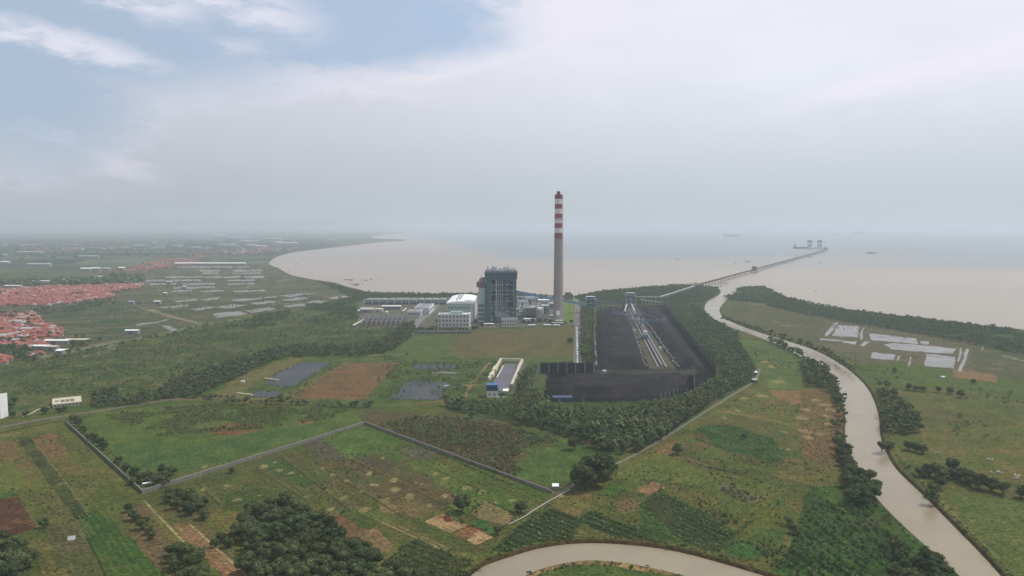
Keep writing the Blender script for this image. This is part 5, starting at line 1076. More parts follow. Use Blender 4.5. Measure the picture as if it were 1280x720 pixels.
# conveyor galleries
def gallery(name, pts, w, h_, label, mats, legs, rail=True, cat='conveyor', lw=.9):
    e = empty(name, pts[0], 0, label, cat); o0 = Vector(pts[0]); P = [Vector(p_) - o0 for p_ in pts]
    b1, b2 = MB(), MB()
    for a, c in zip(P[:-1], P[1:]): b1.bar(a, c, w, h_); b2.bar(a + Vector((0, 0, h_ / 2 + .2)), c + Vector((0, 0, h_ / 2 + .2)), w + .7, .35)
    b1.build('gallery', mats[0], e); b2.build('roof', mats[1], e)
    L = [0]; 
    for a, c in zip(P[:-1], P[1:]): L.append(L[-1] + (c - a).length)
    for k in range(legs):
        q = L[-1] * (k + .6) / legs; i = max(j for j in range(len(P) - 1) if L[j] <= q); f = (q - L[i]) / (L[i + 1] - L[i]); c = P[i].lerp(P[i + 1], f); z0_ = -o0.z
        d = (P[i + 1] - P[i]).normalized(); s_ = Vector((-d.y, d.x, 0)) * w * .55
        MB().bar(c + s_ - Vector((0, 0, h_ / 2)), (c.x + s_.x * 1.3, c.y + s_.y * 1.3, z0_), lw).bar(c - s_ - Vector((0, 0, h_ / 2)), (c.x - s_.x * 1.3, c.y - s_.y * 1.3, z0_), lw).bar((c.x - s_.x * 1.2, c.y - s_.y * 1.2, (c.z + z0_) / 2), (c.x + s_.x * 1.2, c.y + s_.y * 1.2, (c.z + z0_) / 2), lw * .7).build('trestle', M_steel if lw < 1 else M_steeld, e)
    return e
Ytw = gy_(390.5)
gallery('boiler_conveyor', [at(645.8, 364.8, Yb + 22), at(732.5, 381.3, Ytw)], 4.6, 3.4, 'long blue covered conveyor sloping down from the boiler house past the chimney', (M_gal, M_galr), 6)
def tower(name, px0, px1, pb, pt, dp, label, cols, floors=3):
    Y = gy_(pb); x0, x1 = G(px0, pb)[0], G(px1, pb)[0]; h_ = zy(pt, Y); w = x1 - x0; e = empty(name, (x0, Y, 0), 0, label, 'transfer tower')
    mb = MB()
    for x in (0, w / 2, w):
        for y in (0, dp): mb.bar((x, y, 0), (x, y, h_ - 4), .7)
    for f in range(1, floors + 1):
        z = (h_ - 4) * f / floors
        for y in (0, dp): mb.bar((0, y, z), (w, y, z), .6)
        mb.bar((0, 0, z), (w / 2, 0, z - (h_ - 4) / floors), .4).bar((w, 0, z), (w / 2, 0, z - (h_ - 4) / floors), .4)
    mb.build('frame', M_steel, e)
    MB().box(.8, w - .8, .8, dp - .8, (h_ - 4) * .33, h_ - 4.6).build('enclosure', cols[0], e)
    MB().box(-1, w + 1, -1, dp + 1, h_ - 4.5, h_ - 3.6).build('deck', cols[1], e)
    MB().box(1, w - 1, 1, dp - 1, h_ - 3.6, h_ - .7, 0).box(.4, w - .4, .4, dp - .4, h_ - .7, h_, 1).build('top_cabin', cols, e); return e
tower('transfer_tower', 732.5, 744.5, 390.5, 371, 14, 'pale topped steel transfer tower at the near left corner of the coal yard', [M_blued, M_galr])
tower('transfer_tower', 782.5, 794.5, 385, 366.3, 14, 'steel transfer tower with pale roof at the far end of the coal yard', [M_steeld, M_steel])
gallery('yard_conveyor', [at(744, 376.5, gy_(389)), at(784, 380, gy_(384))], 3.4, 2.6, 'level green grey conveyor gallery joining the two transfer towers', (M_steeld, M_steel), 7, lw=.8)
gallery('shore_conveyor', [(*G(794, 371, 9), 9), (*G(825, 371.3, 9), 9), (*G(841, 366.3, 9), 9), (*G(868, 357.5, 9), 9)], 3, 1.8, 'pale roofed conveyor gallery running from the far transfer tower to the shore', (M_steel, M_steel), 14, lw=.8)
pz = G(868, 357.5, 9); gallery('cross_gallery', [at(800, 374.5, gy_(381)), at(830, 378.6, gy_(381))], 2.4, 1.6, 'thin pale gallery along the far edge of the coal yard', (M_steel, M_galr), 7, lw=.6)

# coal heaps: terraced mounds
def heap(name, poly, h_, label, edge=16, seed=0, groove=0):
    P = np.array(GP(poly)); x0, y0 = P.min(0); x1, y1 = P.max(0); st = 3.0; xs = np.arange(x0 - 2, x1 + 2, st); yy_ = np.arange(y0 - 2, y1 + 2, st * 1.3)
    X, Y = np.meshgrid(xs, yy_); sh = X.shape; X = X.ravel(); Y = Y.ravel(); m = pip(X, Y, P); d = np.where(m, dist_line(X, Y, P, True, 80), 0)
    nz = fbm(X, Y, 34, seed, 4); n2_ = fbm(X, Y, 8, seed + 5, 3)
    z = h_ * np.clip(d / edge, 0, 1) * (.75 + .45 * nz) + (n2_ - .5) * 1.6 * (d > 2); z = z + h_ * .55 * (fbm(X, Y, 60, seed + 2, 2) - .5) * np.clip(d / edge, 0, 1) + 1.2 * np.clip(np.sin(Y * .045 + nz * 5), 0, 1) * (d > edge); z = np.where(m & (d > 0), z, -.6)
    z += np.where(d > edge, (np.sin((X * .8 + nz * 18) * .35) * .35), 0)
    idx = np.arange(len(X)).reshape(sh); Fq = np.stack([idx[:-1, :-1], idx[:-1, 1:], idx[1:, 1:], idx[1:, :-1]], -1).reshape(-1, 4); keep = (z[Fq] > -.5).any(1)
    o = link(name, raw_mesh(name, np.stack([X, Y, z], 1), Fq[keep], [M_coal], smooth=True)); return tag(o, label, 'coal heap')
M_coal = mat('coal', (.011, .011, .015), scale=.06, col2=(.038, .033, .034), bump=1.2, rough=1, detail=9, spec=.08)
heap('coal_heap', [(752, 389), (782, 386), (809, 459), (748, 459)], 9, 'wide black coal heap left of the stacker track', 15, 3)
heap('coal_heap', [(795, 386), (824, 385), (882, 459), (848, 459)], 8.5, 'black coal heap right of the stacker track', 14, 8)
heap('coal_heap', [(702, 471), (862, 470), (858, 480), (838, 490), (818, 496), (702, 498)], 6.5, 'broad flat black coal heap in the lower yard', 12, 12)
# track, rails and belt
a0, a1 = np.array(G(788.5, 386)), np.array(G(828, 460)); dr = (a1 - a0) / np.linalg.norm(a1 - a0); nr = np.array([-dr[1], dr[0]]); Lr = np.linalg.norm(a1 - a0)
ang = math.atan2(dr[1], dr[0]); e = empty('stacker_track', (a0[0], a0[1], 0), ang, 'pale twin rail track with conveyor belt between the coal heaps', 'rail track')
mb = MB()
for y in (-4.4, 4.4): mb.box(0, Lr, y - 1.1, y + 1.1, .1, 1.1)
mb.build('rail_bed', mat('pale_ballast', (.22, .21, .20), var=.4, scale=.7), e)
mb = MB()
for y in (-4.4, 4.4): mb.box(0, Lr, y - .2, y + .2, 1.1, 1.5)
mb.build('rails', M_steel, e); mb = MB().box(6, Lr - 8, -1.4, 1.4, 1.8, 2.3); mb.build('belt', mat('belt_grey', (.19, .19, .20), var=.3), e)
mb = MB()
for i in range(int(Lr / 9)): mb.bar((4 + i * 9, -1.3, .1), (4 + i * 9, -1.3, 1.8), .3).bar((4 + i * 9, 1.3, .1), (4 + i * 9, 1.3, 1.8), .3)
mb.build('belt_supports', M_steeld, e)
for sgn, lb in ((-10.5, 'rubble wall edging the left coal heap beside the track'), (10.5, 'rubble wall edging the right coal heap beside the track')):
    g = random.Random(int(sgn)); mb = MB(); q = 6
    while q < Lr - 4:
        l_ = g.uniform(2, 9); o_ = g.uniform(-1.4, 1.4); c = a0 + dr * q + nr * (sgn + o_ + q * .012 * (1 if sgn > 0 else -1)); mb.box(c[0] - l_ / 2, c[0] + l_ / 2, c[1] - .8, c[1] + .8, 0, g.uniform(.8, 2.6), 0, ang); q += l_ + g.uniform(0, 5)
    tag(mb.build('rubble_wall', mat('rubble', (.24, .23, .215), var=.4, scale=.8)), lb, 'wall')
for i, (a, c, lb) in enumerate((((783.5, 380), (781, 389), 'pale sloping feeder chute at the far end of the left heap'), ((789.5, 380), (793.5, 389), 'pale sloping feeder chute at the far end of the right heap'))):
    q0 = at(a[0], a[1], gy_(385.5)); q1 = (*G(c[0], c[1], 2), 2); tag(MB().bar(q0, q1, 2.6, 1.2).bar((q0[0], q0[1], 0), q0, .8).build('feeder_chute', M_steel), lb, 'chute')
# stacker reclaimers: centre, booms to both sides
def stacker(px, py, side, label, boomL, boomZ, hue, cwt=True):
    x, y = G(px, py); e = empty('stacker_reclaimer', (x, y, 0), ang, label, 'coal stacker'); m1, m2 = hue
    mb = MB()
    for xx_ in (-5, 5):
        for y_ in (-4.4, 4.4): mb.bar((xx_, y_, 1.5), (xx_ * .5, y_ * .6, 9), .9).box(xx_ - 1.6, xx_ + 1.6, y_ - .6, y_ + .6, 1.5, 2.9)
    mb.box(-4, 4, -3.4, 3.4, 8.6, 10); mb.build('gantry', m1, e)
    b_ = MB().box(-2.2, 2.2, -2.4, 2.4, 10, 15); b_.build('cab', m2, e)
    a = R(side) - ang; d = Vector((math.cos(a), math.sin(a), 0)); s_ = Vector((-d.y, d.x, 0)); b0 = Vector((0, 0, 12)) + d * 2; b1_ = d * boomL + Vector((0, 0, boomZ))
    bm_ = MB()
    for k in (-1.1, 1.1): bm_.bar(b0 + s_ * k, b1_ + s_ * k, .7, 1.1); bm_.bar(b0 + s_ * k + Vector((0, 0, 2)), b1_ + s_ * k * .6 + Vector((0, 0, 1)), .4)
    for k in range(9):
        f = k / 9; q = b0.lerp(b1_, f); q2 = b0.lerp(b1_, f + .1); bm_.bar(q - s_ * 1.1, q2 + s_ * 1.1 + Vector((0, 0, 1.7)), .3)
    bo = bm_.build('boom', m1, e); w_ = MB(); cc = b1_ - d * .5; w_.tube(cc - s_ * .7, cc + s_ * .7, 3.1, 3.1, 14); w_.build('bucket_wheel', m2, bo)
    mt = MB(); top = Vector((0, 0, 25)); 
    for k in (-1.5, 1.5): mt.bar(Vector((0, 0, 12)) + s_ * k, top, .7).bar(Vector((0, 0, 12)) + s_ * k - d * 4, top, .5)
    mt.build('mast', m1, e); MB().bar(top, b0.lerp(b1_, .8), .3).bar(top, -d * 15 + Vector((0, 0, 13)), .3).build('stay_cable', M_steel, e)
    if cwt: MB().bar(Vector((0, 0, 12)), -d * 15 + Vector((0, 0, 12)), 2.4, 1.4).build('counter_boom', m1, e); c = -d * 15; MB().box(c.x - 2, c.x + 2, c.y - 2, c.y + 2, 10.6, 14.5).build('counterweight', M_grey, e)
    return e
M_sb = mat('stacker_blue', (.10, .23, .34), var=.25); M_sg = mat('stacker_grey', (.28, .33, .38), var=.25)
stacker(803, 411, 0, 'blue coal stacker with tall mast and boom reaching over the right heap', 33, 14, (M_sb, M_sg))
stacker(795.5, 404, 168, 'grey blue reclaimer whose boom reaches over the left coal heap', 38, 15, (M_sg, M_sb), False)
x, y = G(806.5, 424); e = empty('belt_hopper', (x, y, 0), ang, 'dark steel hopper car with white cab below the blue stacker', 'hopper'); MB().box(-9, 9, -3.6, 3.6, 2.4, 7).build('body', M_sb, e); MB().box(-3, 3, -3, 3, 7, 11).build('cab', M_white, e); MB().bar((0, 0, 9), (10, 14, 12), .8).bar((0, 3, 7), (6, 4, 1.6), 1).build('arm', M_sg, e)
for i, (px, py, lb) in enumerate(((825.5, 438, 'white service cabin at the right side of the stacker track'), (793, 415.5, 'small white cabin at the left side of the stacker track'), (755.5, 468, 'small pale hut on the bank between upper and lower coal yard'))):
    x, y = G(px, py); e = empty('yard_cabin', (x, y, 0), ang, lb, 'cabin'); MB().box(-2.2, 2.2, -1.6, 1.6, 0, 4).build('wall', M_white, e); MB().box(-2.6, 2.6, -2, 2, 4, 4.4).build('roof', M_galr, e); MB().box(-1.2, 1.2, -1.7, -1.55, 1.6, 3).build('window', M_dark, e)
# dust fences: posts with net
def net_fence(name, a, c, n, h_, label, net=True, both=False, post=M_steel, lean=0):
    p0, p1 = np.array(G(*a)), np.array(G(*c)); e = empty(name, (p0[0], p0[1], 0), 0, label, 'fence'); d = p1 - p0
    if net: MB().bar((0, 0, h_ * .5), (d[0], d[1], h_ * .5), .25, h_ * .96).build('net', M_net, e)
    pm_ = MB().bar((0, -.3, 0), (0, -.3, h_ + .5), .42, .42).build('post', post, e); 
    for i in range(1, n + 1):
        q = pm_.copy(); C.objects.link(q); q.parent = e; q.location = (d[0] * i / n, d[1] * i / n, 0)
    return e
net_fence('dust_fence', (829, 382.5), (896, 467), 34, 9, 'long dust fence with pale posts along the right side of the coal yard')
net_fence('dust_fence', (675, 467), (742, 467), 6, 12, 'dark net dust fence with six pale posts above the lower coal yard')
net_fence('dust_fence', (673.5, 467), (667, 493), 5, 11, 'pale posted dust fence on the left end of the lower coal yard', net=False)
net_fence('dust_fence', (741.5, 392), (743.5, 466), 16, 9, 'dark fence along the left side of the main coal yard')
net_fence('dust_fence', (866, 470), (868, 486), 3, 10, 'short dust fence at the right end of the lower coal yard'); net_fence('retaining_fence', (847, 492), (826, 500), 4, 5, 'pale short fence at the lower right corner of the lower yard', net=True)
x, y = G(703, 502); e = empty('parked_bulldozer_shelter', (x, y, 0), 0, 'low blue sheeted shelter at the lower left of the lower coal yard', 'shelter'); MB().box(-8, 8, 0, 7, 0, 3.4).build('wall', M_blued, e); MB().box(-8.6, 8.6, -.6, 7.6, 3.4, 3.8).build('roof', mat('blue_tarp', (.09, .11, .24), var=.3), e)
g = random.Random(3)
for k in range(16):
    f = k / 16 + g.uniform(0, .03); px = 741 + 2.2 * f; py = 405 + f * 54; x, y = G(px, py); w = g.uniform(1.5, 3.2)
    e = empty('yard_marker_block', (x + 1.6, y, 0), g.uniform(0, .6), 'white concrete block in the dotted line beside the coal', 'block', 'white blocks beside the coal heap'); MB().box(-w / 2, w / 2, -1.2, 1.2, 0, g.uniform(1.6, 3)).build('block', M_white, e)
x0, y0 = G(720.8, 411); x1, y1 = G(721.4, 455); e = empty('barrier_wall', (x0, y0, 0), 0, 'white broken barrier wall along the left edge of the yard road', 'wall')
for k in range(26): f = k / 26; w = g.uniform(.7, 1.3); MB().box(-w + (x1 - x0) * f, w + (x1 - x0) * f, (y1 - y0) * f, (y1 - y0) * f - abs(y1 - y0) / 26 * g.uniform(.5, 1), 0, g.uniform(1.2, 2.4)).build('barrier_block', M_white, e)
x, y = G(734, 455); 

# walled sludge basin with the blue fronted building
bp_ = GP([(626.5, 451), (653, 452), (637, 490), (631, 497.5), (609, 497), (609, 479)]); cx_, cy_ = G(631, 475)
e = empty('walled_basin', (cx_, cy_, 0), 0, 'long grey sludge basin inside a cream wall beside the tree belt', 'basin')
q = [(x - cx_, y - cy_) for x, y in GP([(631, 455), (649, 455.5), (636, 486), (619, 486), (617, 476)])]
mb = MB(); mb.add([(x, y, .35) for x, y in q], [tuple(range(len(q)))[::-1]]); mb.build('sludge', mat('sludge', (.105, .09, .10), col2=(.13, .125, .165), scale=.04, rough=.5), e)
def wallpart(nm, a, c, w, h_, m):
    p0, p1 = G(*a), G(*c); MB().bar((p0[0] - cx_, p0[1] - cy_, h_ / 2), (p1[0] - cx_, p1[1] - cy_, h_ / 2), w, h_).build(nm, m, e)
for a, c, w, h_ in (((626.5, 451), (653, 452), 2.2, 3.2), ((653, 452), (639.5, 483.5), 2.6, 3.0), ((626.5, 451), (611, 476), 2.6, 3.2), ((610, 497.5), (632, 497.5), 1.4, 1.2)): wallpart('wall', a, c, w, h_, M_cream)
for a, c in (((629, 459), (621, 474)), ((650, 455), (646, 461))): wallpart('inner_wall', a, c, .9, 2.2, M_white)
for a, c in (((620.5, 461), (617.5, 466)), ((616, 469), (613.5, 473))): wallpart('buttress', a, c, 4.4, 3.8, M_cream)
wallpart('ramp', (656, 453), (640, 495), 4.5, .8, mat('grassy_bank', (.10, .105, .065), var=.3))
wallpart('jetty_block', (645.5, 459), (649.5, 458), 3, 2.6, M_steeld)
Yp = gy_(497); x0 = G(608.3, 497)[0]; w = G(621.8, 497)[0] - x0
e = empty('pump_building', (x0, Yp, 0), 0, 'square white building with dark blue upper front at the basin corner', 'building')
MB().box(0, w, 0, 9, 0, 6.2).build('wall', M_white, e); MB().box(-.15, w + .15, -.15, 9.2, 6.2, 11).build('upper_front', mat('navy_sheet', (.03, .06, .14), var=.3, rough=.4), e); MB().box(-.5, w + .5, -.5, 9.8, 11, 11.7).build('roof', M_brblue, e)
for x in (w * .2, w * .65): MB().box(x, x + 1.7, -.08, .1, 2.2, 3.6).build('window', M_dark, e)
MB().box(1, w * .8, -2.4, -.16, 0, .5).build('step', M_cream, e)
Yp = gy_(494); x0 = G(628, 494)[0]; e = empty('open_shelter', (x0, Yp, 0), R(-6), 'small open shelter with bright white roof beside the blue fronted building', 'shelter')
MB().add([(0, 0, 4), (5.4, 0, 4), (5.4, 6, 5), (0, 6, 5), (0, 0, 3.75), (5.4, 0, 3.75), (5.4, 6, 4.75), (0, 6, 4.75)], [(0, 1, 2, 3), (7, 6, 5, 4), (0, 4, 5, 1), (1, 5, 6, 2), (2, 6, 7, 3), (3, 7, 4, 0)]).build('roof', M_roofw, e)
for x, y in ((.3, .4), (5.1, .4), (.3, 5.6), (5.1, 5.6)): MB().bar((x, y, 0), (x, y, 3.8), .25).build('post', M_steel, e)
x, y = G(625, 493); e = empty('dosing_plant', (x, y, 0), 0, 'cluster of pale pipes and tanks between blue fronted building and shelter', 'machinery'); MB().tube((0, 0, 0), (0, 0, 5), 1.3, 1.3, 12).tube((2.4, 1.5, 0), (2.4, 1.5, 4), .9, .9, 12).build('tank', M_steel, e); MB().tube((0, 0, 4.5), (2.4, 1.5, 6), .25, .25, 6).tube((2.4, 1.5, 3), (4, -1, .4), .25, .25, 6).build('pipe', M_pipe, e); MB().box(-1.5, 3.6, -1.8, 2.8, 0, .8).build('plinth', M_steeld, e)
# pond pump raft, boards by the ponds
x, y = G(558, 485.5); e = empty('pump_raft', (x, y, 0), 0, 'small white pump hut on the bank of the lower pond', 'pump hut'); MB().box(-1.8, 1.8, -1.2, 1.2, .2, 2.6).build('wall', M_white, e); MB().box(-2.1, 2.1, -1.5, 1.5, 2.6, 2.9).build('roof', M_steel, e); MB().bar((1.8, 0, .9), (13, 2, .6), .35).build('pipe', M_steel, e)
for (a, c, lb) in (((331, 473.5), (348, 475.5), 'pale concrete sill at the left end of the long pond'), ((296, 492), (316, 494.5), 'pale concrete sill left of the small pond')):
    p0, p1 = G(*a), G(*c); tag(MB().bar((*p0, .5), (*p1, .5), 1.6, 1.1).build('concrete_sill', M_cream), lb, 'sill')
x, y = G(303.5, 477.8); tag(MB().box(x - 1.8, x + 1.8, y - 1, y + 1, -.2, 1.6).build('white_box', M_roofw), 'tiny white concrete box at the windbreak edge above the ponds', 'box')

# long masonry walls of the meadows
def masonry(a, c, h_, m, mc, label, bays=24, th=.5):
    p0, p1 = np.array(G(*a)), np.array(G(*c)); d = p1 - p0; L = np.linalg.norm(d); e = empty('masonry_wall', (p0[0], p0[1], 0), math.atan2(d[1], d[0]), label, 'wall')
    MB().box(0, L, -th / 2, th / 2, -.5, h_ - .25).build('wall_body', m, e); MB().box(-.1, L + .1, -th / 2 - .15, th / 2 + .15, h_ - .25, h_).build('coping', mc, e)
    q0 = MB().box(-.22, .22, -th / 2 - .18, th / 2 + .18, -.5, h_ - .26).build('pier', mc, e)
    for i in range(1, bays + 1): q = q0.copy(); C.objects.link(q); q.parent = e; q.location = (L * i / bays, 0, 0)
M_w1 = mat('stained_grey_wall', (.26, .26, .225), col2=(.17, .18, .14), scale=.5); M_w2 = mat('dark_green_wall', (.13, .155, .10), col2=(.08, .10, .065), scale=.5); M_cop = mat('grey_coping', (.30, .30, .27), var=.25)
masonry((178, 617), (455.5, 530.5), 2.3, M_w1, M_cop, 'long pale grey boundary wall rising from the lower left corner to the middle', 44)
masonry((456, 530), (690, 617), 2.0, M_w1, mat('dull_coping', (.22, .22, .20), var=.25), 'long dull grey boundary wall running down to the white hut', 36)
masonry((82, 529), (178, 617), 2.2, M_w2, mat('dull_green_coping', (.19, .20, .16), var=.3), 'long dark green boundary wall along the left field', 36)  # body and coping darker and greener than the other two walls
x, y = G(694.5, 612); e = empty('lane_hut', (x, y, 0), 0, 'small hut with white roof where the boundary wall meets the lane', 'hut'); MB().box(-1.6, 1.6, 0, 2.4, 0, 2.1).build('wall', M_grey, e); MB().add([(-2, -.4, 2.1), (2, -.4, 2.1), (2, 2.8, 2.9), (-2, 2.8, 2.9), (-2, -.4, 1.95), (2, -.4, 1.95), (2, 2.8, 2.75), (-2, 2.8, 2.75)], [(0, 1, 2, 3), (7, 6, 5, 4), (0, 4, 5, 1), (1, 5, 6, 2), (2, 6, 7, 3), (3, 7, 4, 0)]).build('roof', M_roofw, e)
x, y = G(184, 607.5); e = empty('corner_shelter', (x, y, 0), .5, 'tiny white roofed shelter inside the lower corner of the walls', 'shelter'); MB().box(-2.6, 2.6, -1, 1, 1.9, 2.1).build('roof', M_roofw, e); MB().bar((-2.3, -.8, 0), (-2.3, -.8, 1.9), .15).bar((2.3, -.8, 0), (2.3, -.8, 1.9), .15).bar((-2.3, .8, 0), (-2.3, .8, 1.9), .15).bar((2.3, .8, 0), (2.3, .8, 1.9), .15).build('posts', M_steel, e)
x, y = G(89.5, 674); e = empty('field_tent', (x, y, 0), .3, 'small pale tent shaped hut on the field of the lower left', 'hut'); MB().add([(-1.6, -1.2, 0), (1.6, -1.2, 0), (1.6, 1.2, 0), (-1.6, 1.2, 0), (-1.6, 0, 1.9), (1.6, 0, 1.9)], [(0, 1, 5, 4), (2, 3, 4, 5), (0, 4, 3), (1, 2, 5)]).build('canvas', M_white, e); MB().bar((-1.8, 0, 1.92), (1.8, 0, 1.92), .14).build('ridge_pole', M_brown, e)
for (px, py, lb, c) in ((942.5, 478, 'small house with grey roof where the lane leaves the tree belt', M_grey), (942, 468.5, 'small white roofed hut behind the small house at the lane end', M_roofw)):
    x, y = G(px, py); e = empty('lane_house', (x, y, 0), .3, lb, 'house'); MB().box(-2.6, 2.6, -2, 2, 0, 2.8).build('wall', M_steeld, e)
    MB().add([(-3.1, -2.5, 2.8), (3.1, -2.5, 2.8), (3.1, 2.5, 2.8), (-3.1, 2.5, 2.8), (-3.1, 0, 4.3), (3.1, 0, 4.3)], [(0, 1, 5, 4), (2, 3, 4, 5), (0, 4, 3), (1, 2, 5), (3, 2, 1, 0)]).build('roof', M_roofw if c is M_roofw else mat('ashen_roof', (.42, .41, .38), var=.2), e)
    MB().box(-.5, .5, -2.06, -1.96, 0, 2).build('door', M_brown, e)

# left edge apartment block
Y = gy_(523.5); x1 = G(3.5, 523)[0]; e = empty('apartment_block', (x1 - 31, Y, 0), 0, 'grey four storey block with sunlit white end wall cut by the left picture edge', 'building'); h_ = zy(495.5, Y)
MB().box(0, 29.6, 0, 8, 0, h_).build('wall', mat('grey_render', (.36, .37, .38), var=.15, scale=.4), e); MB().box(29.6, 30.6, -.6, 8.5, 0, h_ + 1).build('end_wall', M_roofw, e); MB().box(-.3, 29.5, -.5, 8.3, h_, h_ + .6).build('roof', M_steel, e)  # bright sunlit end against the grey front is put into the colours
for f in range(4):
    z = 1.4 + f * (h_ - 1) / 4; MB().box(0, 29.5, -.5, -.003, z + 2.9, z + 3.2).build('floor_band', M_steel, e)
    for k in range(7): MB().box(26.4 - k * 4, 28.2 - k * 4, -.08, .1, z, z + 1.6).build('window', M_dark, e)
# cream roofed building with dark openings in its roof
a, c, d_ = np.array(G(66, 510.3)), np.array(G(101.5, 506.5)), np.array(G(98.5, 498.5)); L = np.linalg.norm(c - a); dp = np.linalg.norm(d_ - c) * .86; e = empty('cream_building', (a[0], a[1], 0), math.atan2(*(c - a)[::-1]), 'low long cream building with dark openings on its flat roof', 'building')
MB().box(0, L, 0, dp, 0, 2.6).build('wall', M_cream, e); MB().box(-.5, L + .5, -.5, dp + .5, 2.6, 3).build('roof', M_cream, e)
for k in range(3): MB().box(L * .28 + k * L * .17, L * .28 + k * L * .17 + L * .14, dp * .28, dp * .68, 3.0, 3.12).build('roof_opening', M_brown, e)
MB().box(L * .07, L * .22, dp * .45, dp * .62, 3.0, 3.12).build('roof_hatch', M_brown, e)
MB().box(-.5, L + .5, -.5, -.1, 3, 3.5).box(-.5, L + .5, dp + .1, dp + .5, 3, 3.5).build('parapet', mat('bright_cream', (.7, .66, .52), var=.1), e)
for k in range(8): MB().box(1.5 + k * L / 8, 1.5 + k * L / 8 + 1.2, -.06, .1, .8, 2).build('window', M_dark, e)
# street lamps on the access road
for k, (px, py) in enumerate(((716, 610), (760, 588))):
    x, y = G(px, py); e = empty('concrete_post', (x, y, 0), 0, ('pale concrete post at the foot of the big dark tree pair', 'low pale marker post beside the lane behind the big tree pair')[k], 'post'); MB().tube((0, 0, 0), (0, 0, 2.4 - k), .25, .2, 8).build('shaft', M_white, e); MB().box(-.35, .35, -.35, .35, 2.4 - k, 2.6 - k).build('cap', M_white, e)
# ---------------------------------------------------------------- villages
tiles = [mat('red_clay_tiles', (.35, .105, .072), var=.2, scale=.6), mat('pale_red_tiles', (.37, .15, .11), var=.2, scale=.6), mat('brown_red_tiles', (.27, .105, .08), var=.25, scale=.6), mat('tin_roof', (.46, .45, .43), var=.3, scale=.6)]
wallm = [mat('cream_house_wall', (.45, .40, .33), var=.2), mat('grey_house_wall', (.32, .31, .29), var=.2)]
def house_mesh(w, d, h_, r, k, seed):
    g = random.Random(seed); hip = w * g.choice((.0, .22, .3)); o_ = .6
    wl = MB().box(-w / 2, w / 2, -d / 2, d / 2, -.2, h_); rf = MB()
    a, c = w / 2 + o_, d / 2 + o_
    rf.add([(-a, -c, h_), (a, -c, h_), (a, c, h_), (-a, c, h_), (-a + hip, 0, h_ + r), (a - hip, 0, h_ + r), (-a, -c, h_ - .2), (a, -c, h_ - .2), (a, c, h_ - .2), (-a, c, h_ - .2)], [(0, 1, 5, 4), (2, 3, 4, 5), (0, 4, 3), (1, 2, 5), (9, 8, 7, 6), (0, 6, 7, 1), (1, 7, 8, 2), (2, 8, 9, 3), (3, 9, 6, 0)])
    return wl, rf
HS = []
for i in range(9):
    g = random.Random(i); wl, rf = house_mesh(g.uniform(7.5, 11.5), g.uniform(6, 8.5), g.uniform(2.8, 3.8), g.uniform(2.0, 3.0), i, i)
    a = wl.build('wall', wallm[i % 2]); c = rf.build('roof', tiles[(0, 1, 0, 2, 0, 1, 0, 3, 2)[i]]); HS.append((a.data, c.data, wl, rf)); bpy.data.objects.remove(a); bpy.data.objects.remove(c)
def village(poly, sp_, thin=None, ang=0.25):
    q = scatter(poly, sp_, .22, thin); q = q[np.argsort(q[:, 1])]; return q
nearv = village([(-160, 396), (0, 395), (42, 392), (50, 401), (74, 413), (76, 420), (60, 430), (45, 439), (22, 439), (0, 436), (-160, 440)], 11.2, (40, .30))
low = village([(-100, 449), (8, 447), (14, 451), (6, 457), (-100, 460)], 11); low2 = village([(28, 446), (46, 443), (56, 447), (36, 451)], 10)
inpic = nearv[np.abs(nearv[:, 0] / nearv[:, 1]) < .70]; out_ = nearv[np.abs(nearv[:, 0] / nearv[:, 1]) >= .70]
def add_house(x, y, i, label, group):
    a, c, _, _ = HS[i]; e = empty('tiled_house', (x, y, 0), .35 + random.choice((0, 1.57)) + random.uniform(-.12, .12), label, 'house', group); link('wall', a, e); link('roof', c, e)
cnt = 0
for x, y in list(inpic[:250]): add_house(x, y, random.choice((0, 1, 2, 3, 4, 5, 6, 0, 2, 8, 7) if random.random() < .85 else (7, 7, 8)), 'small red roofed house crowded in the nearer village at the left edge', 'houses of the nearer village'); cnt += 1
for x, y in low: 
    if cnt < 290 and abs(x / y) < .7: add_house(x, y, random.choice((0, 2, 4, 6)), 'red roofed house in the small cluster below the village trees', 'houses below the village trees'); cnt += 1
for x, y in low2: add_house(x, y, random.choice((3, 8, 7, 5)), 'brownish roofed house beside the white sheds of the village edge', 'brownish houses by the white sheds')
def house_mass(name, q, red=.9, s=1.0):
    V_, F_, MI = [], [], []; o = 0
    for x, y in q:
        i = random.choice((0, 1, 2, 4, 5, 6, 3, 8)) if random.random() < red else 7
        _, _, wl, rf = HS[i]; an = .35 + random.choice((0, 1.57)) + random.uniform(-.15, .15); ca, sa = math.cos(an) * s, math.sin(an) * s
        for mb, mi in ((wl, 4 + i % 2), (rf, (0, 1, 0, 2, 0, 1, 0, 3, 2)[i])):
            vv = np.array(mb.v); V_.append(np.stack([vv[:, 0] * ca - vv[:, 1] * sa + x, vv[:, 0] * sa + vv[:, 1] * ca + y, vv[:, 2] * s], 1))
            for f in mb.f: F_.append(tuple(j + o for j in f)); MI.append(mi)
            o += len(vv)
    me = bpy.data.meshes.new(name); me.from_pydata(np.concatenate(V_).tolist(), [], F_); [me.materials.append(m) for m in tiles + wallm]; me.polygons.foreach_set('material_index', MI); me.update()
    tag(link(name, me), kind='stuff')
mv = [village([(-300, 368), (0, 363), (55, 359), (130, 357.5), (178, 356.3), (176, 361), (150, 364), (138, 367), (145, 372.5), (110, 377), (60, 384), (0, 383), (-300, 395)], 13, (70, .2)), inpic[250:], out_]
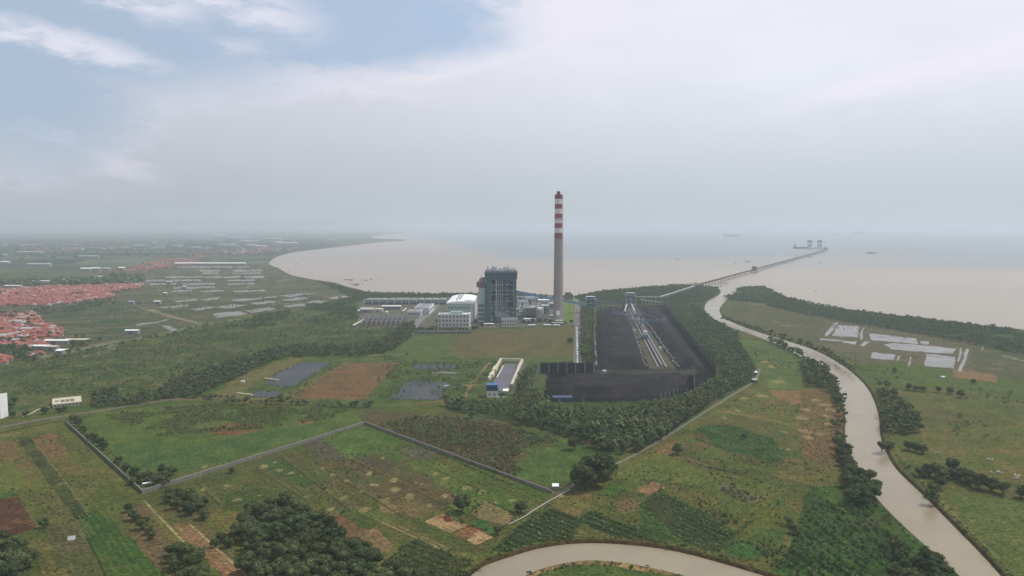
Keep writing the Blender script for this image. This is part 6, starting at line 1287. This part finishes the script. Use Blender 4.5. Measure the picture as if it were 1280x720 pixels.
mv.append(village([(152, 344), (165, 335), (178, 329), (200, 326), (250, 322), (245, 331), (205, 336), (175, 343)], 26, (60, .44))); mv.append(village([(235, 318), (280, 312), (345, 306.5), (350, 310), (318, 318), (240, 323)], 40, (150, .4)))
mv.append(village([(-100, 447), (8, 447), (-20, 462), (-100, 462)], 11))
Q = np.concatenate(mv); print('house mass', len(Q)); house_mass('distant_red_roofed_village', Q, .93, 1.12)
P6 = scatter([(-1500, 340), (0, 330), (330, 318), (430, 305), (470, 296), (300, 289), (-2500, 289)], 110, thin=(700, .5)); P6 = P6[P6[:, 1] < 11000][:1600]
house_mass('distant_scattered_houses', P6, .45, 2.4)
# pale sheds of the plain that can be told apart
K = 0
shl = [(55, 84, 430.5, 'long white roofed shed along the edge of the nearer village, farther one', 6), (41, 60, 437.5, 'long bright white shed at the village edge, upper left of the square white shed', 5), (56, 70, 438.3, 'narrow cream shed touching the long bright white shed', 5), (69, 78, 443.5, 'square white shed below the long bright white shed', 9), (80, 108, 429.5, 'long cream roofed shed at the tip of the village', 7), (156, 172, 417.5, 'white roofed hut alone beside the earth track corner', 5),
       (192, 200, 380.5, 'small white shed by the bend of the earth tracks', 7), (207, 214, 354.5, 'white shed alone among the far fish ponds', 9), (160, 167, 380.7, 'small grey shed left of the earth track bend', 6), (204, 208, 369.5, 'tiny pale house on the plain above the earth track', 5), (24, 39, 415, 'grey concrete school block standing among red roofs', 9), (228, 232, 361.3, 'tiny white hut between the far fish ponds', 5),
       (5, 25, 360, 'long white shed at the back of the farther village, left one', 14), (34, 60, 354, 'long pale shed behind the farther village, middle one', 14), (76, 92, 352.5, 'white roofed shed right behind the farther village', 18), (118, 136, 348, 'pale shed among trees near the third village', 14), (100, 112, 339, 'bright white warehouse on the plain, left of a close pair', 16), (113, 124, 338.6, 'bright white warehouse on the plain, right of a close pair', 16), (128, 136, 338.7, 'smaller grey warehouse right of the bright pair', 14), (148, 155, 338, 'low pale warehouse just left of the third village', 12),
       (33, 62, 333, 'long grey warehouse far out on the left plain', 20), (0, 10, 330, 'pale warehouse far out at the left edge', 18), (97, 122, 322.5, 'long faint warehouse on the far plain', 24), (218, 306, 332, 'very long pale roofed line of sheds above the far fish ponds', 20), (308, 319, 308.7, 'bright white factory hall on the far coastal plain', 60), (342, 352, 304, 'white factory hall right of the bright far hall', 60), (320, 332, 310, 'pale factory hall right beside the bright far hall', 40), (345, 372, 305.5, 'long pale factory hall near the far coast', 45), (300, 322, 303, 'pale far factory hall above the bright one', 50),
       (162, 180, 293, 'distant white hall near the horizon, left one', 160), (186, 194, 292.7, 'distant small hall near the horizon', 140), (256, 275, 294.5, 'distant white hall near the horizon, middle one', 160), (285, 310, 298, 'distant long hall on the far plain, middle one', 120), (262, 282, 295.8, 'distant pale hall below the middle horizon hall', 120), (372, 386, 292.5, 'distant hall near the horizon above the bay, left one', 150), (392, 410, 292.8, 'distant hall near the horizon above the bay, middle one', 150), (425, 460, 290.5, 'distant hall near the horizon above the bay, right one', 200), (230, 260, 299, 'distant grey hall on the far plain, left of the middle', 110), (330, 350, 299.5, 'distant pale hall above the bright far hall', 110), (410, 419, 301.3, 'distant grey hall closest to the bay shore', 90), (20, 50, 317, 'faint long hall far out on the left plain', 40)]
for a, c, pb, lb, dp in shl: shed('pale_shed', a, c, pb, 5 if pb > 400 else 6 if pb > 340 else 9 if pb > 315 else 14, dp * (1 if pb < 400 else 1.6), 1.2 if pb > 340 else 3, lb, (wallm[1], M_cream if 'cream' in lb else M_steel if ('grey' in lb or 'faint' in lb) else M_roofw), cat='shed')
g = random.Random(77)
fs = []
for i in range(70):
    px = g.uniform(150, 440); py = g.uniform(291, 312); 
    if px > 330 and py > 309 - (px - 330) * .07: continue
    fs.append((px, py))
for px, py in fs:
    x, y = G(px, py); e = empty('far_hall', (x, y, 0), g.uniform(-.2, .2), 'small pale roofed hall lost in haze on the far plain', 'hall', 'small pale halls on the hazy plain'); w = g.uniform(25, 70); d = g.uniform(20, 60)
    MB().box(-w / 2, w / 2, -d / 2, d / 2, 0, 8).build('wall', wallm[1], e); MB().box(-w / 2 - 1, w / 2 + 1, -d / 2 - 1, d / 2 + 1, 8, 9.5).build('roof', M_roofw if g.random() < .6 else M_steel, e)

# ---------------------------------------------------------------- jetty and ships
zj = 7
j0 = np.array(G(868, 357.5, zj)); j1 = np.array(G(1033, 312, zj)); dj = j1 - j0; Lj = np.linalg.norm(dj); aj = math.atan2(dj[1], dj[0])
e = empty('coal_jetty', (j0[0], j0[1], 0), aj, 'very long thin coal jetty running out over the bay', 'jetty')
M_deck = mat('jetty_concrete', (.15, .125, .11), var=.25, scale=.1)
MB().box(0, Lj, -3.6, 3.6, zj - 1.2, zj).build('deck', M_deck, e); MB().box(0, Lj, -3.2, -.6, zj + 1, zj + 3, 0).box(0, Lj, -3.4, -.4, zj + 3, zj + 3.3, 0).build('belt_housing', [M_brown, M_steel], e)
MB().box(0, Lj, 3.4, 3.55, zj, zj + 1.1).build('handrail', M_steel, e)
pb_ = MB().tube((0, -3, -6), (0, -3, zj - 1.2), .5, .5, 8).tube((0, 3, -6), (0, 3, zj - 1.2), .5, .5, 8).box(-.6, .6, -3.6, 3.6, zj - 1.9, zj - 1.21).build('pile_bent', M_deck, e)
nb = 96
for i in range(1, nb): q = pb_.copy(); C.objects.link(q); q.parent = e; q.location = (Lj * i / nb, 0, 0)
f = (941 - 868) / (1033 - 868.0); c = np.array(G(943.5, 337.6, zj)); e = empty('jetty_transfer_tower', (c[0], c[1], 0), aj, 'brown block shaped transfer tower half way along the jetty', 'transfer tower')
MB().box(-9, 5, -6, 8, zj - .2, zj + 13).build('wall', M_brown, e); MB().box(-9.5, 5.5, -6.5, 8.5, zj + 13, zj + 14).build('roof', M_steel, e); MB().box(-9, 9, -8, 12, zj - 2.8, zj - 1.7).build('platform', M_deck, e)
for i, (a, b2) in enumerate(((-8, -7), (8, -7), (-8, 11), (8, 11))): MB().tube((a, b2, -6), (a, b2, zj - 2.8), 1, 1, 8).build('pile', M_deck, e)
Yq = G(1015, 311.5)[1]; c = G(1013, 311.0, 5)
e = empty('unloading_quay', (c[0], Yq, 0), 0, 'dark piled quay under the two ship unloaders', 'quay'); ql = at(1007.5, 311, Yq)[0] - c[0]; qr = at(1029, 311, Yq)[0] - c[0]
MB().box(ql, qr, -14, 14, 6, 9).build('deck', M_deck, e)
for i in range(14): MB().tube((ql + 3 + i * (qr - ql - 6) / 13, -12, -6), (ql + 3 + i * (qr - ql - 6) / 13, -12, 6), 1.3, 1.3, 8).build('pile', M_deck, e)
MB().bar((qr, 0, 8), (G(1033, 312, zj)[0] - c[0], G(1033, 312, zj)[1] - Yq, 8), 9, 1.4).build('link_bridge', M_deck, e)
for px, lb, arm in ((1011.7, 'left tall ship unloader crane on the far quay', 0), (1024.2, 'right tall ship unloader crane on the far quay, with outstretched beam', 1)):
    x = at(px, 311, Yq)[0]; e = empty('ship_unloader', (x, Yq, 9), 0, lb, 'crane'); hh = zy(300.8, Yq) - 9; hw = 11
    mb = MB()
    for a in (-hw, hw):
        for b2 in (-10, 10): mb.bar((a, b2, 0), (a * .8, b2, hh - 8), 2.6)
        mb.bar((a, -10, hh * .45), (a, 10, hh * .45), 2)
    for z in (hh * .4, hh * .7): mb.bar((-hw, -10, z), (hw, -10, z), 2)
    mb.bar((-hw, -10, 0), (hw, -10, hh * .4), 1.2).bar((hw, -10, hh * .4), (-hw, -10, hh * .7), 1.2); mb.build('legs', M_steeld, e)
    MB().box(-hw - 2, hw + 2, -13, 13, hh - 8, hh - 1).box(-hw + 3, hw - 3, -8, 8, hh - 1, hh + 3).build('machine_house', M_blued, e)
    MB().bar((-hw, -4, hh - 9), (48 if arm else 34, -4, hh - 9), 2.2).bar((-hw, 4, hh - 9), (48 if arm else 34, 4, hh - 9), 2.2).build('beam', M_steeld, e); MB().box(-6, 6, -6, 6, 8, 22).build('hopper', M_steeld, e)
x, y = G(1032.5, 311.3, zj); e = empty('jetty_head_house', (x, y, 0), aj, 'low dark house at the seaward end of the jetty', 'house'); MB().box(-16, 12, -10, 10, 7, 16).build('wall', M_steeld, e); MB().box(-17, 13, -11, 11, 16, 17.5).build('roof', M_grey, e)
M_hull = mat('dark_hull', (.05, .06, .075), var=.2, scale=.05)
def ship(name, px0, px1, pb, h_, label, cat='ship', rz=0, deck=1, cab=0, cranes=0, hullm=None, beam=.16):
    x0, y = G(px0, pb, WL); x1 = G(px1, pb, WL)[0]; L = x1 - x0; B_ = max(L * beam, 1.5); e = empty(name, ((x0 + x1) / 2, y, WL), rz, label, cat)
    pts = [(-L / 2, -B_ / 2 * .7), (-L / 2, B_ / 2 * .7), (-L * .42, B_ / 2), (L * .34, B_ / 2), (L * .47, B_ * .2), (L / 2, 0), (L * .47, -B_ * .2), (L * .34, -B_ / 2), (-L * .42, -B_ / 2)]
    n = len(pts); vs = [(x * .94, y_ * .8, -.6) for x, y_ in pts] + [(x, y_, h_ * (1.25 if x > L * .4 else 1)) for x, y_ in pts]
    MB().add(vs, [(i, (i + 1) % n, n + (i + 1) % n, n + i)[::-1] for i in range(n)] + [tuple(range(n, 2 * n))[::-1], tuple(range(n))]).build('hull', hullm or M_hull, e)
    if cab: MB().box(-L * .46, -L * .34, -B_ * .38, B_ * .38, h_, h_ + cab, 0).box(-L * .44, -L * .36, -B_ * .46, B_ * .46, h_ + cab, h_ + cab * 1.25, 1).tube((-L * .44, 0, h_ + cab * 1.2), (-L * .44, 0, h_ + cab * 1.6), B_ * .1, B_ * .08, 8).build('superstructure', [M_grey, M_steel], e)
    for k in range(deck): MB().box(-L * .28 + k * L * .6 / deck, -L * .28 + (k + .75) * L * .6 / deck, -B_ * .34, B_ * .34, h_, h_ * 1.3).build('hatch', M_steeld, e)
    for k in range(cranes): xx_ = -L * .3 + (k + .9) * L * .6 / cranes; MB().bar((xx_, 0, h_), (xx_, 0, h_ + 14), 3).bar((xx_, 0, h_ + 13), (xx_ + L * .06, 0, h_ + 20), 1.6).build('crane', M_steeld, e)
    return e
ship('bulk_carrier', 991.5, 1010, 310.9, 11, 'long dark bulk ship moored at the left end of the quay', cab=16, deck=4, hullm=M_blued)
ship('bulk_carrier', 904.5, 925, 295.6, 22, 'distant dark ship anchored left of the jetty head', cab=22, deck=5, cranes=4); ship('coal_barge', 1063, 1085, 292.3, 24, 'faint long barge near the horizon right of the quay', 'barge', deck=2)
ship('far_ship', 1041.5, 1048, 293.6, 12, 'tiny faint ship directly above the end of the jetty', cab=14); ship('far_barge', 1083, 1096, 316.8, 5, 'faint flat barge right of the jetty head', 'barge')
M_boat = mat('boat_brown', (.14, .10, .08), var=.3)
for i, (px, py, w, lb) in enumerate(((847, 324, 4.5, 'dark fishing boat left of the jetty, on the colour line of the bay'), (935, 327, 6.5, 'fishing boat above the middle of the jetty'), (919, 329, 2.5, 'tiny fishing boat above the jetty tower'), (931.5, 311.6, 2.5, 'tiny boat far out left of the quay'), (1026, 328.8, 4, 'small boat below the seaward half of the jetty'), (996, 319.5, 3.4, 'small dark boat close above the jetty, left of a pair'), (1000, 318.8, 1.8, 'small boat close above the jetty, right of a pair'), (1013, 321.6, 6, 'low boat just below the jetty end'), (747.5, 333.8, 1.4, 'tiny dark boat right of the chimney, lower one'), (755, 332.2, 1.6, 'tiny dark boat right of the chimney, upper one'), (371, 330, 4, 'small boat inside the curved bay'), (457, 350.5, 4, 'small boat off the muddy shore, left one'), (464, 349.8, 3, 'small boat off the muddy shore, right one'), (1020, 364, 1.5, 'tiny boat off the right coast'), (901.5, 357.7, 2.4, 'small boat at the river mouth below the jetty'), (908, 355, 2.6, 'small boat just below the jetty near the river mouth'))):
    x, y = G(px, py, WL); L = w * y / F
    ship('fishing_boat', px - w / 2, px + w / 2, py, max(1.2, L * .09), lb, 'boat', deck=0, cab=max(1.6, L * .12), hullm=M_boat, beam=.28)
# bamboo fish traps near the mudflats
g = random.Random(4)
for i, (px, py, w, lb) in enumerate(((436, 350.2, 14, 'long brown bamboo fish trap row on the mud of the bay'), (447, 355.8, 13, 'slanting brown fish trap row nearer the shore'), (942, 358.6, 22, 'brown stake rows on the mud right of the river mouth'), (962, 362.3, 14, 'pale and brown stakes at the right coast mud'), (868, 354.4, 12, 'faint stake row on the shallows left of the jetty'))):
    x, y = G(px, py, WL); e = empty('stake_row', (x, y, WL), 0, lb, 'fish trap'); L = w * y / F; mb = MB()
    for k in range(int(L / 2.2)): u_ = -L / 2 + k * 2.2; mb.bar((u_, g.uniform(-9, 9) + (u_ * .8 if i == 1 else 0), -1), (u_, g.uniform(-9, 9) + (u_ * .8 if i == 1 else 0), g.uniform(1.5, 3.2)), .5)
    mb.build('stakes', M_boat, e); mb = MB()
    for k in range(5): a = g.uniform(-L / 2, L / 2 - L * .3); y_ = g.uniform(-8, 8); mb.bar((a, y_, 1.6), (a + L * .3, y_ + 2, 1.6), .8, 1.0)
    mb.build('rails', M_boat, e)
# white cattle egrets' net poles: small pale grazing cattle on the right pasture
M_cow = mat('pale_hide', (.62, .58, .5), var=.2)
def cow(x, y, rz, label):
    b_ = MB(); e = empty('cow', (x, y, 0), rz, label, 'cow', 'pale cattle on the right pasture'); V_ = []; rings = [(-1.05, 1.0, .10), (-.95, 1.0, .30), (-.6, .98, .36), (0, .93, .40), (.5, .98, .37), (.8, 1.08, .26), (1.05, 1.18, .17), (1.2, 1.12, .16), (1.45, .85, .12), (1.58, .7, .09)]
    n = 10; o_ = []
    for (u_, z, r) in rings: o_ += [(u_, math.cos(2 * math.pi * k / n) * r * .8, z + math.sin(2 * math.pi * k / n) * r) for k in range(n)]
    fs_ = [(a * n + k, a * n + (k + 1) % n, (a + 1) * n + (k + 1) % n, (a + 1) * n + k) for a in range(len(rings) - 1) for k in range(n)] + [tuple(range(n))[::-1], tuple(range((len(rings) - 1) * n, len(rings) * n))]
    b_.add(o_, fs_)
    for u_ in (-.8, .6):
        for s_ in (-.2, .2): b_.tube((u_, s_, .8), (u_ + (-.08 if u_ < 0 else .03), s_, .42), .15, .08, 7).tube((u_ + (-.08 if u_ < 0 else .03), s_, .44), (u_, s_, 0), .075, .06, 7)
    for s_ in (-1, 1): b_.tube((1.28, s_ * .12, 1.14), (1.22, s_ * .32, 1.16), .06, .03, 5)
    b_.tube((-1.05, 0, 1.15), (-1.18, 0, .5), .04, .03, 5); b_.build('body', M_cow, e); return e
for px, py in ((1171, 567.5), (1235, 575.5), (1240, 576.5), (1239, 592), (1247, 591.4), (1250, 592.6), (1269, 595.5), (1273, 597), (1271, 599.5)): cow(*G(px, py), random.uniform(0, 6), 'pale cow grazing on the pasture at the right edge').scale = (1.2, 1.2, 1.2)
M_canv = M_roofw
x, y = G(1178.5, 473); e = empty('pasture_hut', (x, y, 0), .4, 'tiny white hut alone on the green plain below the salt ponds', 'hut'); MB().box(-1.7, 1.7, -1.3, 1.3, 0, 1.9).build('wall', M_white, e); MB().box(-2, 2, -1.6, 1.6, 1.9, 2.2).build('roof', M_roofw, e)
for px, py, lb in ((407, 611, 'small dark grazing animal on the middle striped field, left one'), (475, 622, 'small dark grazing animal beside the pale earth triangle')):
    o = cow(*G(px, py), 1.2, lb); o['group'] = 'dark animals on the middle field'; 
    ch = o.children[0]; ch.data = ch.data.copy(); ch.data.materials[0] = M_hull
# ---------------------------------------------------------------- the air
hz = bpy.data.materials.new('humid_air'); hz.use_nodes = True; t = hz.node_tree; t.nodes.clear()
vp = t.nodes.new('ShaderNodeVolumePrincipled'); vp.inputs['Density'].default_value = 1.2e-4; vp.inputs['Color'].default_value = (.73, .81, .88, 1); vp.inputs['Anisotropy'].default_value = .2
om = t.nodes.new('ShaderNodeOutputMaterial'); t.links.new(vp.outputs[0], om.inputs['Volume'])
try: hz.cycles.homogeneous_volume = True
except Exception: pass
h = MB(); h.box(-36000, 36000, -1500, 31000, -9, 222); tag(h.build('haze', hz), kind='stuff')

# neighbours of one small group are told apart by their order
ONE = 'zeroth first second third fourth fifth sixth seventh eighth ninth tenth eleventh twelfth thirteenth fourteenth fifteenth sixteenth seventeenth eighteenth nineteenth'.split()
TEN = {20: 'twentieth', 30: 'thirtieth', 40: 'fortieth'}; TY = {20: 'twenty', 30: 'thirty', 40: 'forty'}
def ordinal(n): return ONE[n] if n < 20 else TEN[n] if n % 10 == 0 else TY[n // 10 * 10] + '-' + ONE[n % 10]
gr = {}
for o in S.objects:
    if o.get('group') and o.get('category') and o.parent is None: gr.setdefault(o['group'], []).append(o)
for k, m_ in gr.items():
    if len(m_) > 45 or k in ('gantries of the switchyard',): continue
    far_ = 'white blocks' in k
    m_.sort(key=(lambda o: -o.location.y) if far_ else (lambda o: o.location.x / o.location.y))
    if len(set(o['label'] for o in m_)) > 1: continue
    for i, o in enumerate(m_): o['label'] = o['label'] + ', ' + ordinal(i + 1) + (' from the far end' if far_ else ' from the left')
